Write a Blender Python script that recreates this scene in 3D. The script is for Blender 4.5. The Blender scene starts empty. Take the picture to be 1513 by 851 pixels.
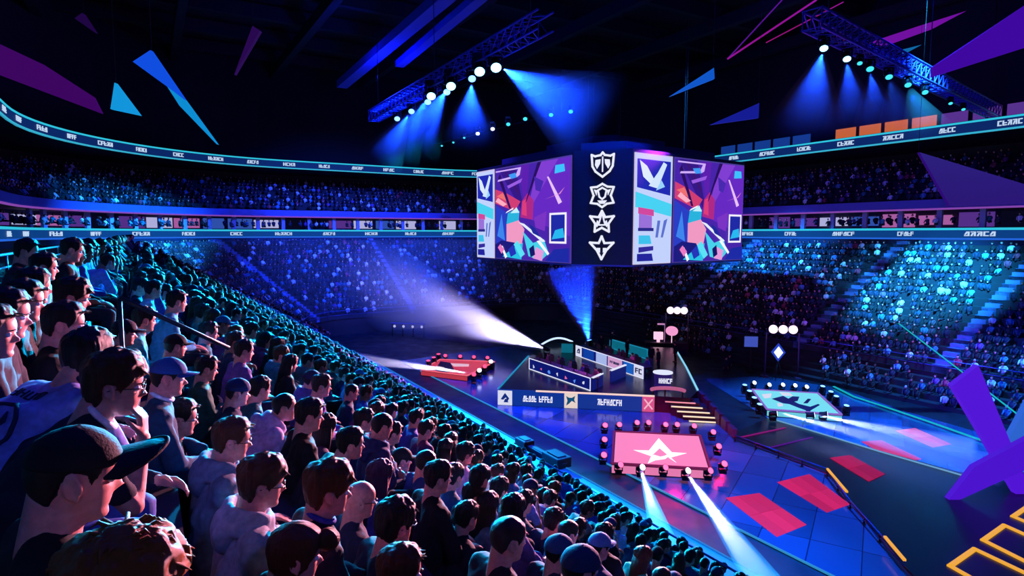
import bpy, bmesh, math, random
import numpy as np
from mathutils import Vector, Matrix, noise
random.seed(7)
SC = bpy.context.scene
COL = SC.collection
PI = math.pi
# ------------------------------------------------------------------ camera
F = 900.0; W, H = 1513.0, 851.0; EYE = 12.0
TH = math.atan((H/2-345)/F)
cam = bpy.data.cameras.new('camera'); camo = bpy.data.objects.new('camera', cam); COL.objects.link(camo)
cam.sensor_width = 36.0; cam.lens = F/W*36.0; cam.clip_end = 600; cam.clip_start = 0.05
camo.location = (0, 0, EYE); camo.rotation_euler = (PI/2-TH, 0, 0)
SC.camera = camo
SC.view_settings.view_transform = 'Standard'; SC.view_settings.look = 'None'; SC.view_settings.gamma = 1.0; SC.view_settings.use_curve_mapping = False; SC.view_settings.exposure = 0.0
CAMP = Vector((0, 0, EYE))
def ray(px, py):
    a, b = (px-W/2)/F, (H/2-py)/F
    return Vector((a, math.cos(TH)+b*math.sin(TH), -math.sin(TH)+b*math.cos(TH)))
def at_z(px, py, z):
    d = ray(px, py); t = (z-EYE)/d.z
    return CAMP+d*t
def at_y(px, py, Y):
    d = ray(px, py); return CAMP+d*(Y/d.y)
def project(v):
    d = Vector(v)-CAMP
    dep = d.y*math.cos(TH)-d.z*math.sin(TH)
    up = d.y*math.sin(TH)+d.z*math.cos(TH)
    return (W/2+F*d.x/max(dep, 1e-3), H/2-F*up/max(dep, 1e-3), dep)
# arena frame: pp = across (left stand -> floor -> right stand), ss = along (towards the far end)
AP = Vector((.857, .515, 0)); AS = Vector((-.515, .857, 0))
def ar(pp, ss, z=0.0):
    v = AP*pp+AS*ss; v.z = z; return v
def to_ps(v):
    return v.x*AP.x+v.y*AP.y, v.x*AS.x+v.y*AS.y
# stage frame
SU = Vector((.9857, -.1686, 0)); SV = Vector((.1686, .9857, 0)); SROT = math.atan2(SU.y, SU.x)

# ------------------------------------------------------------------ materials
def lin(c):
    return tuple(((x/255)/12.92 if x/255 <= .04045 else ((x/255+.055)/1.055)**2.4) for x in c)
MATS = {}
def mat(name, rgb, rough=.6, metal=0.0, spec=.5, noise_amt=0.0, nscale=8.0, bump=0.0):
    if name in MATS: return MATS[name]
    m = bpy.data.materials.new(name); m.use_nodes = True
    nt = m.node_tree; b = nt.nodes['Principled BSDF']
    c = lin(rgb)
    b.inputs['Base Color'].default_value = (*c, 1); b.inputs['Roughness'].default_value = rough
    b.inputs['Metallic'].default_value = metal; b.inputs['Specular IOR Level'].default_value = spec
    if noise_amt or bump:
        tc = nt.nodes.new('ShaderNodeTexCoord'); n = nt.nodes.new('ShaderNodeTexNoise'); n.inputs['Scale'].default_value = nscale
        nt.links.new(tc.outputs['Object'], n.inputs['Vector'])
        if noise_amt:
            mx = nt.nodes.new('ShaderNodeMix'); mx.data_type = 'RGBA'
            mx.inputs['A'].default_value = (*[x*(1-noise_amt) for x in c], 1); mx.inputs['B'].default_value = (*[min(1, x*(1+noise_amt)) for x in c], 1)
            nt.links.new(n.outputs['Fac'], mx.inputs['Factor']); nt.links.new(mx.outputs['Result'], b.inputs['Base Color'])
        if bump:
            bp = nt.nodes.new('ShaderNodeBump'); bp.inputs['Strength'].default_value = bump; bp.inputs['Distance'].default_value = .02
            nt.links.new(n.outputs['Fac'], bp.inputs['Height']); nt.links.new(bp.outputs['Normal'], b.inputs['Normal'])
    MATS[name] = m; return m
def em(name, rgb, s=1.0, sheen=True):
    if name in MATS: return MATS[name]
    m = bpy.data.materials.new(name); m.use_nodes = True
    b = m.node_tree.nodes['Principled BSDF']; c = lin(rgb)
    b.inputs['Base Color'].default_value = (.006, .006, .01, 1); b.inputs['Roughness'].default_value = .6; b.inputs['Specular IOR Level'].default_value = .1
    b.inputs['Emission Color'].default_value = (*c, 1); b.inputs['Emission Strength'].default_value = s
    MATS[name] = m; return m
def tinted(name, rough=.8, bump=0.0, nscale=60.0, stretch=None, dark=.75):
    """cloth, hair or skin: the colour is the object's own colour, with a fine woven / strand variation"""
    if name in MATS: return MATS[name]
    m = bpy.data.materials.new(name); m.use_nodes = True; nt = m.node_tree; b = nt.nodes['Principled BSDF']
    oi = nt.nodes.new('ShaderNodeObjectInfo'); tc = nt.nodes.new('ShaderNodeTexCoord')
    n = nt.nodes.new('ShaderNodeTexNoise'); n.inputs['Scale'].default_value = nscale; n.inputs['Detail'].default_value = 3
    if stretch:
        mp = nt.nodes.new('ShaderNodeMapping'); mp.inputs['Scale'].default_value = stretch
        nt.links.new(tc.outputs['Object'], mp.inputs['Vector']); nt.links.new(mp.outputs['Vector'], n.inputs['Vector'])
    else: nt.links.new(tc.outputs['Object'], n.inputs['Vector'])
    mr = nt.nodes.new('ShaderNodeMapRange'); mr.inputs['From Min'].default_value = .35; mr.inputs['From Max'].default_value = .65
    mr.inputs['To Min'].default_value = dark; mr.inputs['To Max'].default_value = 1.15
    nt.links.new(n.outputs['Fac'], mr.inputs['Value'])
    mx = nt.nodes.new('ShaderNodeVectorMath'); mx.operation = 'SCALE'
    nt.links.new(oi.outputs['Color'], mx.inputs[0]); nt.links.new(mr.outputs['Result'], mx.inputs['Scale'])
    nt.links.new(mx.outputs['Vector'], b.inputs['Base Color'])
    b.inputs['Roughness'].default_value = rough; b.inputs['Specular IOR Level'].default_value = .3
    if bump:
        bp = nt.nodes.new('ShaderNodeBump'); bp.inputs['Strength'].default_value = bump; bp.inputs['Distance'].default_value = .01
        nt.links.new(n.outputs['Fac'], bp.inputs['Height']); nt.links.new(bp.outputs['Normal'], b.inputs['Normal'])
    MATS[name] = m; return m
def vcol(name, rough=.8):
    if name in MATS: return MATS[name]
    m = bpy.data.materials.new(name); m.use_nodes = True; nt = m.node_tree; b = nt.nodes['Principled BSDF']
    a = nt.nodes.new('ShaderNodeAttribute'); a.attribute_name = 'cloth'
    nt.links.new(a.outputs['Color'], b.inputs['Base Color']); b.inputs['Roughness'].default_value = rough
    MATS[name] = m; return m
def haze(name, dens, rgb=(255, 255, 255), aniso=0.0):
    if name in MATS: return MATS[name]
    m = bpy.data.materials.new(name); m.use_nodes = True; nt = m.node_tree
    nt.nodes.remove(nt.nodes['Principled BSDF'])
    v = nt.nodes.new('ShaderNodeVolumeScatter'); v.inputs['Density'].default_value = dens; v.inputs['Color'].default_value = (*lin(rgb), 1)
    v.inputs['Anisotropy'].default_value = aniso
    nt.links.new(v.outputs['Volume'], nt.nodes['Material Output'].inputs['Volume'])
    MATS[name] = m; return m

BLACK = mat('black_metal', (14, 14, 20), .45, .3)
DARK = mat('dark_paint', (16, 17, 30), .6)
CONC = mat('terrace_concrete', (24, 25, 38), .8, noise_amt=.3, nscale=1.5, bump=.2)
NAVY = mat('navy_panel', (22, 24, 60), .6)
STEEL = mat('rail_steel', (70, 80, 110), .35, .8)
WHITE_E = em('white_lit_sign', (235, 235, 255), 1.0)

# ------------------------------------------------------------------ mesh builder
class MB:
    def __init__(s): s.v = []; s.f = []; s.m = []; s.sm = []
    def add(s, vs, fs, mi=0, smooth=False):
        b = len(s.v); s.v += [tuple(v) for v in vs]
        for f in fs: s.f.append([b+i for i in f]); s.m.append(mi); s.sm.append(smooth)
    def hexa(s, p, mi=0):       # p: 4 bottom pts then 4 top pts, counter-clockwise from above
        s.add(p, [(3, 2, 1, 0), (4, 5, 6, 7), (0, 1, 5, 4), (1, 2, 6, 5), (2, 3, 7, 6), (3, 0, 4, 7)], mi)
    def box(s, c, d, rz=0.0, mi=0, M=None):
        x, y, z = d[0]/2, d[1]/2, d[2]/2
        R = M or Matrix.Rotation(rz, 3, 'Z')
        s.hexa([Vector(c)+R@Vector(q) for q in ((-x, -y, -z), (x, -y, -z), (x, y, -z), (-x, y, -z), (-x, -y, z), (x, -y, z), (x, y, z), (-x, y, z))], mi)
    def prism(s, pts, z0, z1, mi=0):
        n = len(pts)
        area = sum(pts[i][0]*pts[(i+1) % n][1]-pts[(i+1) % n][0]*pts[i][1] for i in range(n))
        if area < 0: pts = pts[::-1]
        vs = [(p[0], p[1], z0) for p in pts]+[(p[0], p[1], z1) for p in pts]
        fs = [tuple(range(n))[::-1], tuple(range(n, 2*n))]+[(i, (i+1) % n, n+(i+1) % n, n+i) for i in range(n)]
        s.add(vs, fs, mi)
    def slab(s, pts, nrm, t, mi=0):     # planar polygon in space given depth t along nrm
        n = len(pts); nrm = Vector(nrm); pts = [Vector(p) for p in pts]
        k = Vector((0, 0, 0))
        for i in range(n): k += pts[i].cross(pts[(i+1) % n])
        if k.dot(nrm) < 0: pts = pts[::-1]
        vs = [p for p in pts]+[p+nrm*t for p in pts]
        s.add(vs, [tuple(range(n))[::-1], tuple(range(n, 2*n))]+[(i, (i+1) % n, n+(i+1) % n, n+i) for i in range(n)], mi)
    def bar(s, a, b, w, h=None, mi=0):
        a, b = Vector(a), Vector(b); d = (b-a).normalized(); h = h or w
        sx = d.cross(Vector((0, 0, 1)))
        sx = sx.normalized() if sx.length > 1e-4 else Vector((1, 0, 0))
        up = sx.cross(d); q = [(-w/2, -h/2), (w/2, -h/2), (w/2, h/2), (-w/2, h/2)]
        vs = [a+sx*x+up*y for x, y in q]+[b+sx*x+up*y for x, y in q]
        s.add(vs, [(3, 2, 1, 0), (4, 5, 6, 7), (0, 1, 5, 4), (1, 2, 6, 5), (2, 3, 7, 6), (3, 0, 4, 7)], mi)
    def tube(s, pts, r, n=8, mi=0, caps=True):
        pts = [Vector(p) for p in pts]; rs = r if isinstance(r, (list, tuple)) else [r]*len(pts)
        vs = []; ref = None
        for i, p in enumerate(pts):
            d = (pts[min(i+1, len(pts)-1)]-pts[max(i-1, 0)]).normalized()
            if ref is None: ref = d.orthogonal().normalized()
            ref = (ref-d*ref.dot(d)).normalized(); b = d.cross(ref)
            vs += [p+(ref*math.cos(2*PI*k/n)+b*math.sin(2*PI*k/n))*rs[i] for k in range(n)]
        fs = [(i*n+k, i*n+(k+1) % n, (i+1)*n+(k+1) % n, (i+1)*n+k) for i in range(len(pts)-1) for k in range(n)]
        if caps: fs += [tuple(range(n))[::-1], tuple(range((len(pts)-1)*n, len(pts)*n))]
        s.add(vs, fs, mi, True)
    def capsule(s, a, b, ra, rb, n=12, k=5, mi=0):
        a, b = Vector(a), Vector(b); d = b-a; L = d.length; d = d.normalized() if L > 1e-6 else Vector((0, 0, 1))
        pts = []; rs = []
        for i in range(k+1):
            t = PI/2*(1-i/k); pts.append(a-d*ra*math.sin(t)); rs.append(max(ra*math.cos(t), ra*.03))
        for i in range(k+1):
            t = PI/2*i/k; pts.append(b+d*rb*math.sin(t)); rs.append(max(rb*math.cos(t), rb*.03))
        s.tube(pts, rs, n, mi)
    def ball(s, c, r, n=14, k=9, mi=0, R=None):
        r = (r, r, r) if isinstance(r, (int, float)) else r; c = Vector(c); R = R or Matrix.Identity(3)
        vs = [c+R@Vector((0, 0, -r[2]))]
        for i in range(1, k):
            t = PI*i/k
            vs += [c+R@Vector((r[0]*math.sin(t)*math.cos(2*PI*j/n), r[1]*math.sin(t)*math.sin(2*PI*j/n), -r[2]*math.cos(t))) for j in range(n)]
        vs.append(c+R@Vector((0, 0, r[2])))
        fs = [(0, 1+(j+1) % n, 1+j) for j in range(n)]
        fs += [(1+i*n+j, 1+i*n+(j+1) % n, 1+(i+1)*n+(j+1) % n, 1+(i+1)*n+j) for i in range(k-2) for j in range(n)]
        e = len(vs)-1; fs += [(e, 1+(k-2)*n+j, 1+(k-2)*n+(j+1) % n) for j in range(n)]
        s.add(vs, fs, mi, True)
    def mesh(s, name, mats):
        me = bpy.data.meshes.new(name); me.from_pydata(s.v, [], s.f)
        for m in (mats if isinstance(mats, (list, tuple)) else [mats]): me.materials.append(m)
        me.polygons.foreach_set('material_index', s.m); me.polygons.foreach_set('use_smooth', s.sm); me.update()
        return me
    def build(s, name, mats, parent=None, loc=None):
        return link(name, s.mesh(name, mats), parent, loc)
def link(name, me, parent=None, loc=None):
    o = bpy.data.objects.new(name, me); COL.objects.link(o)
    if parent is not None: o.parent = parent
    if loc is not None: o.location = loc
    return o
def tag(o, label=None, cat=None, group=None, kind=None):
    for k, v in (('label', label), ('category', cat), ('group', group), ('kind', kind)):
        if v: o[k] = v
    return o
def empty(name, loc=(0, 0, 0), rz=0.0, label=None, cat=None, group=None):
    o = bpy.data.objects.new(name, None); COL.objects.link(o); o.location = loc; o.rotation_euler = (0, 0, rz)
    return tag(o, label, cat, group)
KIDS = {}
def copy_tree(o, parent=None):
    if not KIDS.get('_n') == len(bpy.data.objects): pass
    c = o.copy(); COL.objects.link(c)
    if parent is not None: c.parent = parent
    for ch in list(o.children): copy_tree(ch, c)
    return c
def struct(o, label=None, cat=None):
    return tag(o, label, cat, None, 'structure')
def poly_z(pix, z):         # photograph outline dropped on the real plane z
    return [at_z(x, y, z) for x, y in pix]
# ================================================================== THE SETTING
def ring(pL, pR, sE, r, s0=-15.0, s0R=-15.0, off=0.0, n=(24, 14, 16, 14, 30)):
    pL -= off; pR += off; sE += off; r += off
    P = [(pL, s0+(sE-r-s0)*i/n[0]) for i in range(n[0])]
    P += [(pL+r+r*math.cos(PI-PI/2*i/n[1]), sE-r+r*math.sin(PI-PI/2*i/n[1])) for i in range(n[1])]
    P += [(pL+r+(pR-pL-2*r)*i/n[2], sE) for i in range(n[2])]
    P += [(pR-r+r*math.cos(PI/2-PI/2*i/n[3]), sE-r+r*math.sin(PI/2-PI/2*i/n[3])) for i in range(n[3])]
    P += [(pR, sE-r+(s0R-sE+r)*i/n[4]) for i in range(n[4]+1)]
    return P
def strip(mb, rings, zs, mi=0):
    """surface through successive rings (same point count)"""
    n = len(rings[0]); b = len(mb.v)
    vs = []
    for R, z in zip(rings, zs): vs += [ar(p, s, z) for p, s in R]
    mb.add(vs, [(k*n+i, k*n+i+1, (k+1)*n+i+1, (k+1)*n+i) for k in range(len(rings)-1) for i in range(n-1)], mi)
RB = dict(pL=-8.8, pR=62.0, sE=86.0, r=26.0)
def rb(off=0.0): return ring(off=off, **RB)
RAILRING = ring(13.9, 49.0, 72.0, 7.0, s0=54.0)
TOPRING = ring(-2.2, 60.6, 84.6, 24.0, s0=54.0)
def lerp_ring(t): return [(a[0]+(b[0]-a[0])*t, a[1]+(b[1]-a[1])*t) for a, b in zip(RAILRING, TOPRING)]

# dark arena floor
def floor_mat(name, c1, c2, mortar, scale, rough):
    m = bpy.data.materials.new(name); m.use_nodes = True; nt = m.node_tree; b = nt.nodes['Principled BSDF']
    tc = nt.nodes.new('ShaderNodeTexCoord'); mp = nt.nodes.new('ShaderNodeMapping'); mp.inputs['Rotation'].default_value = (0, 0, math.atan2(AS.y, AS.x))
    br = nt.nodes.new('ShaderNodeTexBrick'); br.offset = 0.0; br.inputs['Scale'].default_value = scale; br.inputs['Mortar Size'].default_value = .006
    br.inputs['Brick Width'].default_value = .8; br.inputs['Row Height'].default_value = .5; br.inputs['Bias'].default_value = -.1
    br.inputs['Color1'].default_value = (*lin(c1), 1); br.inputs['Color2'].default_value = (*lin(c2), 1); br.inputs['Mortar'].default_value = (*lin(mortar), 1)
    nt.links.new(tc.outputs['Object'], mp.inputs['Vector']); nt.links.new(mp.outputs['Vector'], br.inputs['Vector'])
    nt.links.new(br.outputs['Color'], b.inputs['Base Color']); b.inputs['Roughness'].default_value = rough
    n = nt.nodes.new('ShaderNodeTexNoise'); n.inputs['Scale'].default_value = .8
    mr = nt.nodes.new('ShaderNodeMapRange'); mr.inputs['To Min'].default_value = rough*.6; mr.inputs['To Max'].default_value = rough*1.6
    nt.links.new(tc.outputs['Object'], n.inputs['Vector']); nt.links.new(n.outputs['Fac'], mr.inputs['Value']); nt.links.new(mr.outputs['Result'], b.inputs['Roughness'])
    return m
FLOOR = floor_mat('arena_floor', (5, 9, 24), (6, 12, 32), (4, 6, 16), .5, .5)
DECK = floor_mat('glossy_stage_floor', (30, 66, 96), (44, 84, 128), (18, 32, 60), .28, .16)
b = MB(); b.prism([tuple(ar(p, s)[:2]) for p, s in ((-9, -20), (66, -20), (66, 92), (-9, 92))], -.3, 0)
struct(b.build('floor', FLOOR))
edge0, edge1 = ar(20.1, -3), ar(20.1, 54)
DK = [edge0]+poly_z([(1345, 860), (1225, 702), (1085, 652)], 0)+poly_z([(1030, 585), (1000, 530), (790, 505)], 0)+[edge1]
b = MB(); b.prism([(p.x, p.y) for p in DK], 0.0, .03); struct(b.build('floor_stage_deck', DECK))
DK2 = poly_z([(1040, 560), (1140, 622), (1300, 668), (1445, 708), (1540, 690), (1500, 655), (1330, 606), (1240, 574), (1130, 556)], 0)
b = MB(); b.prism([(p.x, p.y) for p in DK2], 0.0, .03); struct(b.build('floor_side_deck', DECK))
# black runway between the two decks
RUN = poly_z([(1082, 642), (1222, 702), (1335, 838), (1420, 930), (1700, 930), (1560, 730), (1440, 706), (1300, 668), (1135, 620)], 0)
b = MB(); b.prism([(p.x, p.y) for p in RUN], 0.0, .09); struct(b.build('floor_runway', mat('runway_black', (9, 10, 20), .3, noise_amt=.3, nscale=.7)))

# left stand: seating steps, straight part
K0, K1 = -1, 14
def step_z(k): return 10.5-.5*k
def step_p(k): return .1+.8*k
SL0, SL1 = -12.0, 50.5
b = MB()
for k in range(K0, K1+1):
    z = step_z(k); p1 = step_p(k)
    b.hexa([ar(p1-.8, SL0, z-1.4), ar(p1, SL0, z-1.4), ar(p1, SL1, z-1.4), ar(p1-.8, SL1, z-1.4), ar(p1-.8, SL0, z), ar(p1, SL0, z), ar(p1, SL1, z), ar(p1-.8, SL1, z)])
struct(b.build('terrace_left', CONC))
b = MB()   # concourse behind the top row, and the walkway below the front rail
b.hexa([ar(-9, -15, 10.4), ar(-1.5, -15, 10.4), ar(-1.5, 54, 10.4), ar(-9, 54, 10.4), ar(-9, -15, 11.0), ar(-1.5, -15, 11.0), ar(-1.5, 54, 11.0), ar(-9, 54, 11.0)])
struct(b.build('floor_concourse', CONC))
b = MB()
b.hexa([ar(11.2, -15, .0), ar(16.5, -15, .0), ar(16.5, 54, .0), ar(11.2, 54, .0), ar(11.2, -15, 1.0), ar(16.5, -15, 1.0), ar(16.5, 54, 1.0), ar(11.2, 54, 1.0)])
struct(b.build('floor_walkway', mat('walkway_paint', (96, 110, 150), .55, noise_amt=.2, nscale=1.0)))
# aisle gap with lit stairs at the end of the left stand
b = MB()
for k in range(K0, K1+1):
    z = step_z(k); p1 = step_p(k)
    for j in (0, 1):
        b.hexa([ar(p1-.8+.4*j, SL1, z-2.), ar(p1-.4+.4*j, SL1, z-2.), ar(p1-.4+.4*j, SL1+3.5, z-2.), ar(p1-.8+.4*j, SL1+3.5, z-2.),
                ar(p1-.8+.4*j, SL1, z-.25*j), ar(p1-.4+.4*j, SL1, z-.25*j), ar(p1-.4+.4*j, SL1+3.5, z-.25*j), ar(p1-.8+.4*j, SL1+3.5, z-.25*j)])
struct(b.build('trim_aisle_stairs', mat('aisle_paint', (90, 105, 160), .6)))

# end and right lower bowl
NR = 16
b = MB(); rings = []; zs = []
ZB = lambda i: 1.9+(11.0-1.9)*i/NR
for i in range(NR+1):
    R = lerp_ring(i/NR)
    rings += [R]; zs += [ZB(i)]
    if i < NR: rings += [R]; zs += [ZB(i+1)]
strip(b, rings, zs); struct(b.build('terrace_bowl', CONC))
b = MB()
for i in range(4): b.hexa([ar(46.1+i*.75, -10, 0), ar(46.85+i*.75, -10, 0), ar(46.85+i*.75, 66, 0), ar(46.1+i*.75, 66, 0), ar(46.1+i*.75, -10, .3+.42*i), ar(46.85+i*.75, -10, .3+.42*i), ar(46.85+i*.75, 66, .3+.42*i), ar(46.1+i*.75, 66, .3+.42*i)])
struct(b.build('terrace_floor_risers', CONC))
b = MB(); strip(b, [RAILRING, RAILRING], [0, 1.9]); strip(b, [RAILRING, lerp_ring(-.012)], [1.9, 1.9])
struct(b.build('wall_bowl_front', DARK))
# aisles of the right and end bowl: pale stair runs lying on the terrace
def bowl_pt(u, t, dz=0.0):
    """u: index along the ring (float), t: 0 rail .. 1 top"""
    i = max(0, min(len(RAILRING)-2, int(u))); f = u-i
    a = [RAILRING[i][q]+(RAILRING[i+1][q]-RAILRING[i][q])*f for q in (0, 1)]
    c = [TOPRING[i][q]+(TOPRING[i+1][q]-TOPRING[i][q])*f for q in (0, 1)]
    return ar(a[0]+(c[0]-a[0])*t, a[1]+(c[1]-a[1])*t, 1.9+9.1*t+dz)
def ring_u_at_px(px, t, lo=54, hi=97.9):
    best = None
    for q in range(400):
        u = lo+(hi-lo)*q/399; x, y, d = project(bowl_pt(u, t))
        if d > 1 and (best is None or abs(x-px) < best[0]): best = (abs(x-px), u)
    return best[1]
AISLES = []
for (xb, xt) in ((1010, 1078), (1212, 1292), (1420, 1505)):
    u = ring_u_at_px((xb+xt)/2, .45); AISLES.append(u)
AISLES += [44.0, 32.0, 22.0]
b = MB()
for u in AISLES:
    for i in range(NR*2):
        t0, t1 = i/(NR*2), (i+1)/(NR*2); w = .18 if u > 50 else .3
        q = [bowl_pt(u-w, t0), bowl_pt(u+w, t0), bowl_pt(u+w, t1), bowl_pt(u-w, t1)]
        z0 = q[0].z; z1 = q[2].z+.30
        lo = [Vector((v.x, v.y, z0)) for v in q]; hi = [Vector((v.x, v.y, z1)) for v in q]
        b.hexa(lo+hi)
struct(b.build('trim_bowl_stairs', mat('aisle_paint', (90, 105, 160), .6)))

# suites, fascias, upper deck, roof ring
b = MB(); strip(b, [rb(-.9), rb(-.9)], [11.0, 11.45]); strip(b, [rb(-.9), rb(4)], [10.98, 10.98]); struct(b.build('wall_below_ribbon', NAVY))
b = MB(); strip(b, [rb(0), rb(4)], [12.5, 12.5]); strip(b, [rb(4), rb(4), rb(0)], [12.5, 14.2, 14.2]); struct(b.build('wall_suites', mat('suite_wall', (60, 55, 90), .7)))
b = MB(); strip(b, [rb(-.1), rb(-.1), rb(.3)], [14.2, 15.1, 15.1]); strip(b, [rb(-.1), rb(.2)], [14.2, 14.2]); struct(b.build('wall_balcony_fascia', mat('fascia_violet', (84, 78, 170), .5)))
b = MB(); strip(b, [rb(-.16), rb(-.16), rb(-.1)], [14.14, 14.3, 14.3]); strip(b, [rb(-.16), rb(.0)], [14.14, 14.14]); struct(b.build('trim_fascia_light', em('fascia_pink', (170, 90, 215), .55)))
b = MB(); rings, zs = [], []
for i in range(9):
    rings += [rb(.3+i*1.0), rb(.3+i*1.0)]; zs += [14.6+i*.55, 15.15+i*.55]
strip(b, rings, zs); struct(b.build('terrace_upper', CONC))
b = MB(); strip(b, [rb(9.2), rb(9.2)], [14, 22]); struct(b.build('wall_upper_back', DARK))
b = MB(); strip(b, [rb(-.2), rb(9.4)], [20.55, 20.55]); strip(b, [rb(-.2), rb(9.4)], [21.75, 21.75]); struct(b.build('ceiling_upper_deck', DARK))
b = MB(); strip(b, [rb(4), rb(4)], [21.7, 36]); struct(b.build('wall_roof_ring', mat('roof_wall', (6, 6, 18), .9)))
b = MB(); b.prism([tuple(ar(p, s)[:2]) for p, s in ((-16, -22), (70, -22), (70, 94), (-16, 94))], 36, 36.4); struct(b.build('ceiling', mat('roof_dark', (6, 6, 16), .9)))
b = MB()   # roof purlins
for s in range(-10, 90, 8): b.bar(ar(-14, s, 35), ar(68, s, 35), .7, 1.4)
for p in range(-8, 66, 12): b.bar(ar(p, -20, 33.6), ar(p, 90, 33.6), .8, 1.2)
struct(b.build('beam_roof', mat('roof_beam', (9, 9, 22), .8)))
b = MB()   # rear wall behind the camera
b.hexa([ar(-16, -21, -.3), ar(70, -21, -.3), ar(70, -20.6, -.3), ar(-16, -20.6, -.3), ar(-16, -21, 36), ar(70, -21, 36), ar(70, -20.6, 36), ar(-16, -20.6, 36)])
struct(b.build('wall_rear', DARK))

# suite glazing: lit bays of the loge level, each a window of its own (only those in view)
RN = rb(3.8)
rr = random.Random(3)
SU_COL = [em('bay_pink', (214, 120, 205), .55), em('bay_violet', (120, 70, 190), .45), em('bay_blue', (60, 100, 210), .6), em('bay_pale', (190, 190, 240), .8), em('bay_dark', (14, 14, 44), .4), em('bay_orange', (226, 120, 70), .7)]
nb = 0
def ring_walk(R, step):
    d = 0.0; out = []; nxt = 0.0
    for a, c in zip(R, R[1:]):
        L = math.hypot(c[0]-a[0], c[1]-a[1])
        while nxt <= d+L:
            f = (nxt-d)/L; out.append((a[0]+(c[0]-a[0])*f, a[1]+(c[1]-a[1])*f, math.atan2(c[1]-a[1], c[0]-a[0]))); nxt += step
        d += L
    return out
def inview(v, m=30):
    x, y, d = project(v); return d > .3 and -m < x < W+m and -m < y < H+m
ARA = math.atan2(AP.y, AP.x)
bays = ring_walk(RN, 3.4); cols = MB()
for i, (p, s, a) in enumerate(bays):
    v = ar(p, s, 13.3)
    q = ar(p-math.cos(a)*1.7, s-math.sin(a)*1.7, 13.35)
    d = AP*math.cos(a)+AS*math.sin(a); nrm = Vector((d.y, -d.x, 0))
    if inview(q): cols.box(q+nrm*3.0, (.45, .3, 1.7), math.atan2(d.y, d.x))
    if not inview(v): continue
    x = project(v)[0]
    if 690 < x < 1110: continue
    wts = (6, 4, 1, 1, 1, 0) if x > 900 else (1, 2, 3, 3, 3, 0)
    m = rr.choices(SU_COL, wts)[0]
    b = MB(); w = rr.uniform(2.6, 3.3)
    b.box((0, 0, 0), (w, .06, rr.uniform(.9, 1.4)))
    nb += 1
    o = b.build('window_%d' % nb, m, None, v-nrm*0+Vector((0, 0, 0))); o.rotation_euler = (0, 0, math.atan2(d.y, d.x)); struct(o)
struct(cols.build('column_suites', mat('suite_column', (150, 140, 190), .6)))
# glazed concourse above the upper ribbon, right side: blue then orange bays
nb0 = nb
for i, (p, s, a) in enumerate(ring_walk(rb(3.7), 2.6)):
    v = ar(p, s, 22.6); x, y, dd = project(v)
    if not (1075 < x < 1520): continue
    if 1190 < x < 1240: continue
    d = AP*math.cos(a)+AS*math.sin(a)
    m = em('glaze_blue', (30, 80, 190), .5) if x < 1185 else (em('glaze_orange', (220, 110, 60), .75) if x < 1375 else em('glaze_violet', (120, 70, 190), .5))
    b = MB(); b.box((0, 0, 0), (2.2, .06, 1.5)); nb += 1
    o = b.build('window_%d' % nb, m, None, v); o.rotation_euler = (0, 0, math.atan2(d.y, d.x)); struct(o)

# ribbon displays (lettering too small to read in the photograph: the same little white marks)
def glyphs(mb, o, ux, uz, w, h, n, rnd, nrm, mi=0, t=.02):
    """a word of n blocky illegible characters in the rectangle w x h at lower-left o"""
    cw = w/n
    for i in range(n):
        x0 = i*cw+cw*.08; x1 = (i+1)*cw-cw*.08; st = (x1-x0)*.34
        P = lambda x, z: o+ux*x+uz*z
        kind = rnd.randrange(6)
        def rect(xa, xb, za, zb, sk=0.0): mb.slab([P(xa, za*h), P(xb, za*h), P(xb+sk, zb*h), P(xa+sk, zb*h)], nrm, t, mi)
        if kind in (0, 1, 2, 4): rect(x0, x0+st, 0, 1)
        if kind in (0, 3, 5): rect(x1-st, x1, 0, 1)
        if kind in (0, 1, 4): rect(x0, x1, .42, .60)
        if kind in (1, 2, 5): rect(x0, x1, .80, 1)
        if kind in (2, 4, 3): rect(x0, x1, 0, .2)
        if kind == 3: rect(x0, x0+st, .3, 1, (x1-x0)*.4)
        if kind == 5: rect(x0, x0+st, 0, .7, (x1-x0)*.3)
def ribbon(name, label, z0, z1, off, body, edge_t, edge_b, gap, th, word_w, word_h):
    R = ring(off=off, n=(40, 24, 20, 24, 40), **RB); R2 = ring(off=off+.25, n=(40, 24, 20, 24, 40), **RB); R0 = ring(off=off-.04, n=(40, 24, 20, 24, 40), **RB)
    t = empty(name, ar(R[0][0], R[0][1], z0), 0, label, 'ribbon display')
    def part(nm, r1, r2, za, zb, m):
        b = MB(); strip(b, [r2, r1, r1, r2], [za, za, zb, zb]); o = b.build(nm, m); o.parent = t; o.matrix_parent_inverse = Matrix.Translation(-t.location); return o
    part('display_face', R, R2, z0, z1, body)
    part('top_light', R0, R2, z1-th, z1, edge_t); part('bottom_light', R0, R2, z0, z0+th*.8, edge_b)
    b = MB(); rnd = random.Random(5)
    for p, s, a in ring_walk(R0, gap):
        v = ar(p, s, (z0+z1)/2)
        if not inview(v, 60): continue
        d = AP*math.cos(a)+AS*math.sin(a); nrm = Vector((d.y, -d.x, 0))
        ux = d*1.0; w = word_w*rnd.uniform(.7, 1.2)
        glyphs(b, v-ux*w/2-Vector((0, 0, word_h/2)), ux, Vector((0, 0, 1)), w, word_h, rnd.choice((4, 5, 6)), rnd, nrm, 0, .05)
    o = b.build('lettering', em('ribbon_white', (200, 225, 255), .9)); o.parent = t; o.matrix_parent_inverse = Matrix.Translation(-t.location)
    return t
CY = em('cyan_led', (50, 205, 235), .9); CYB = em('blue_led', (40, 110, 240), .8)
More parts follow.
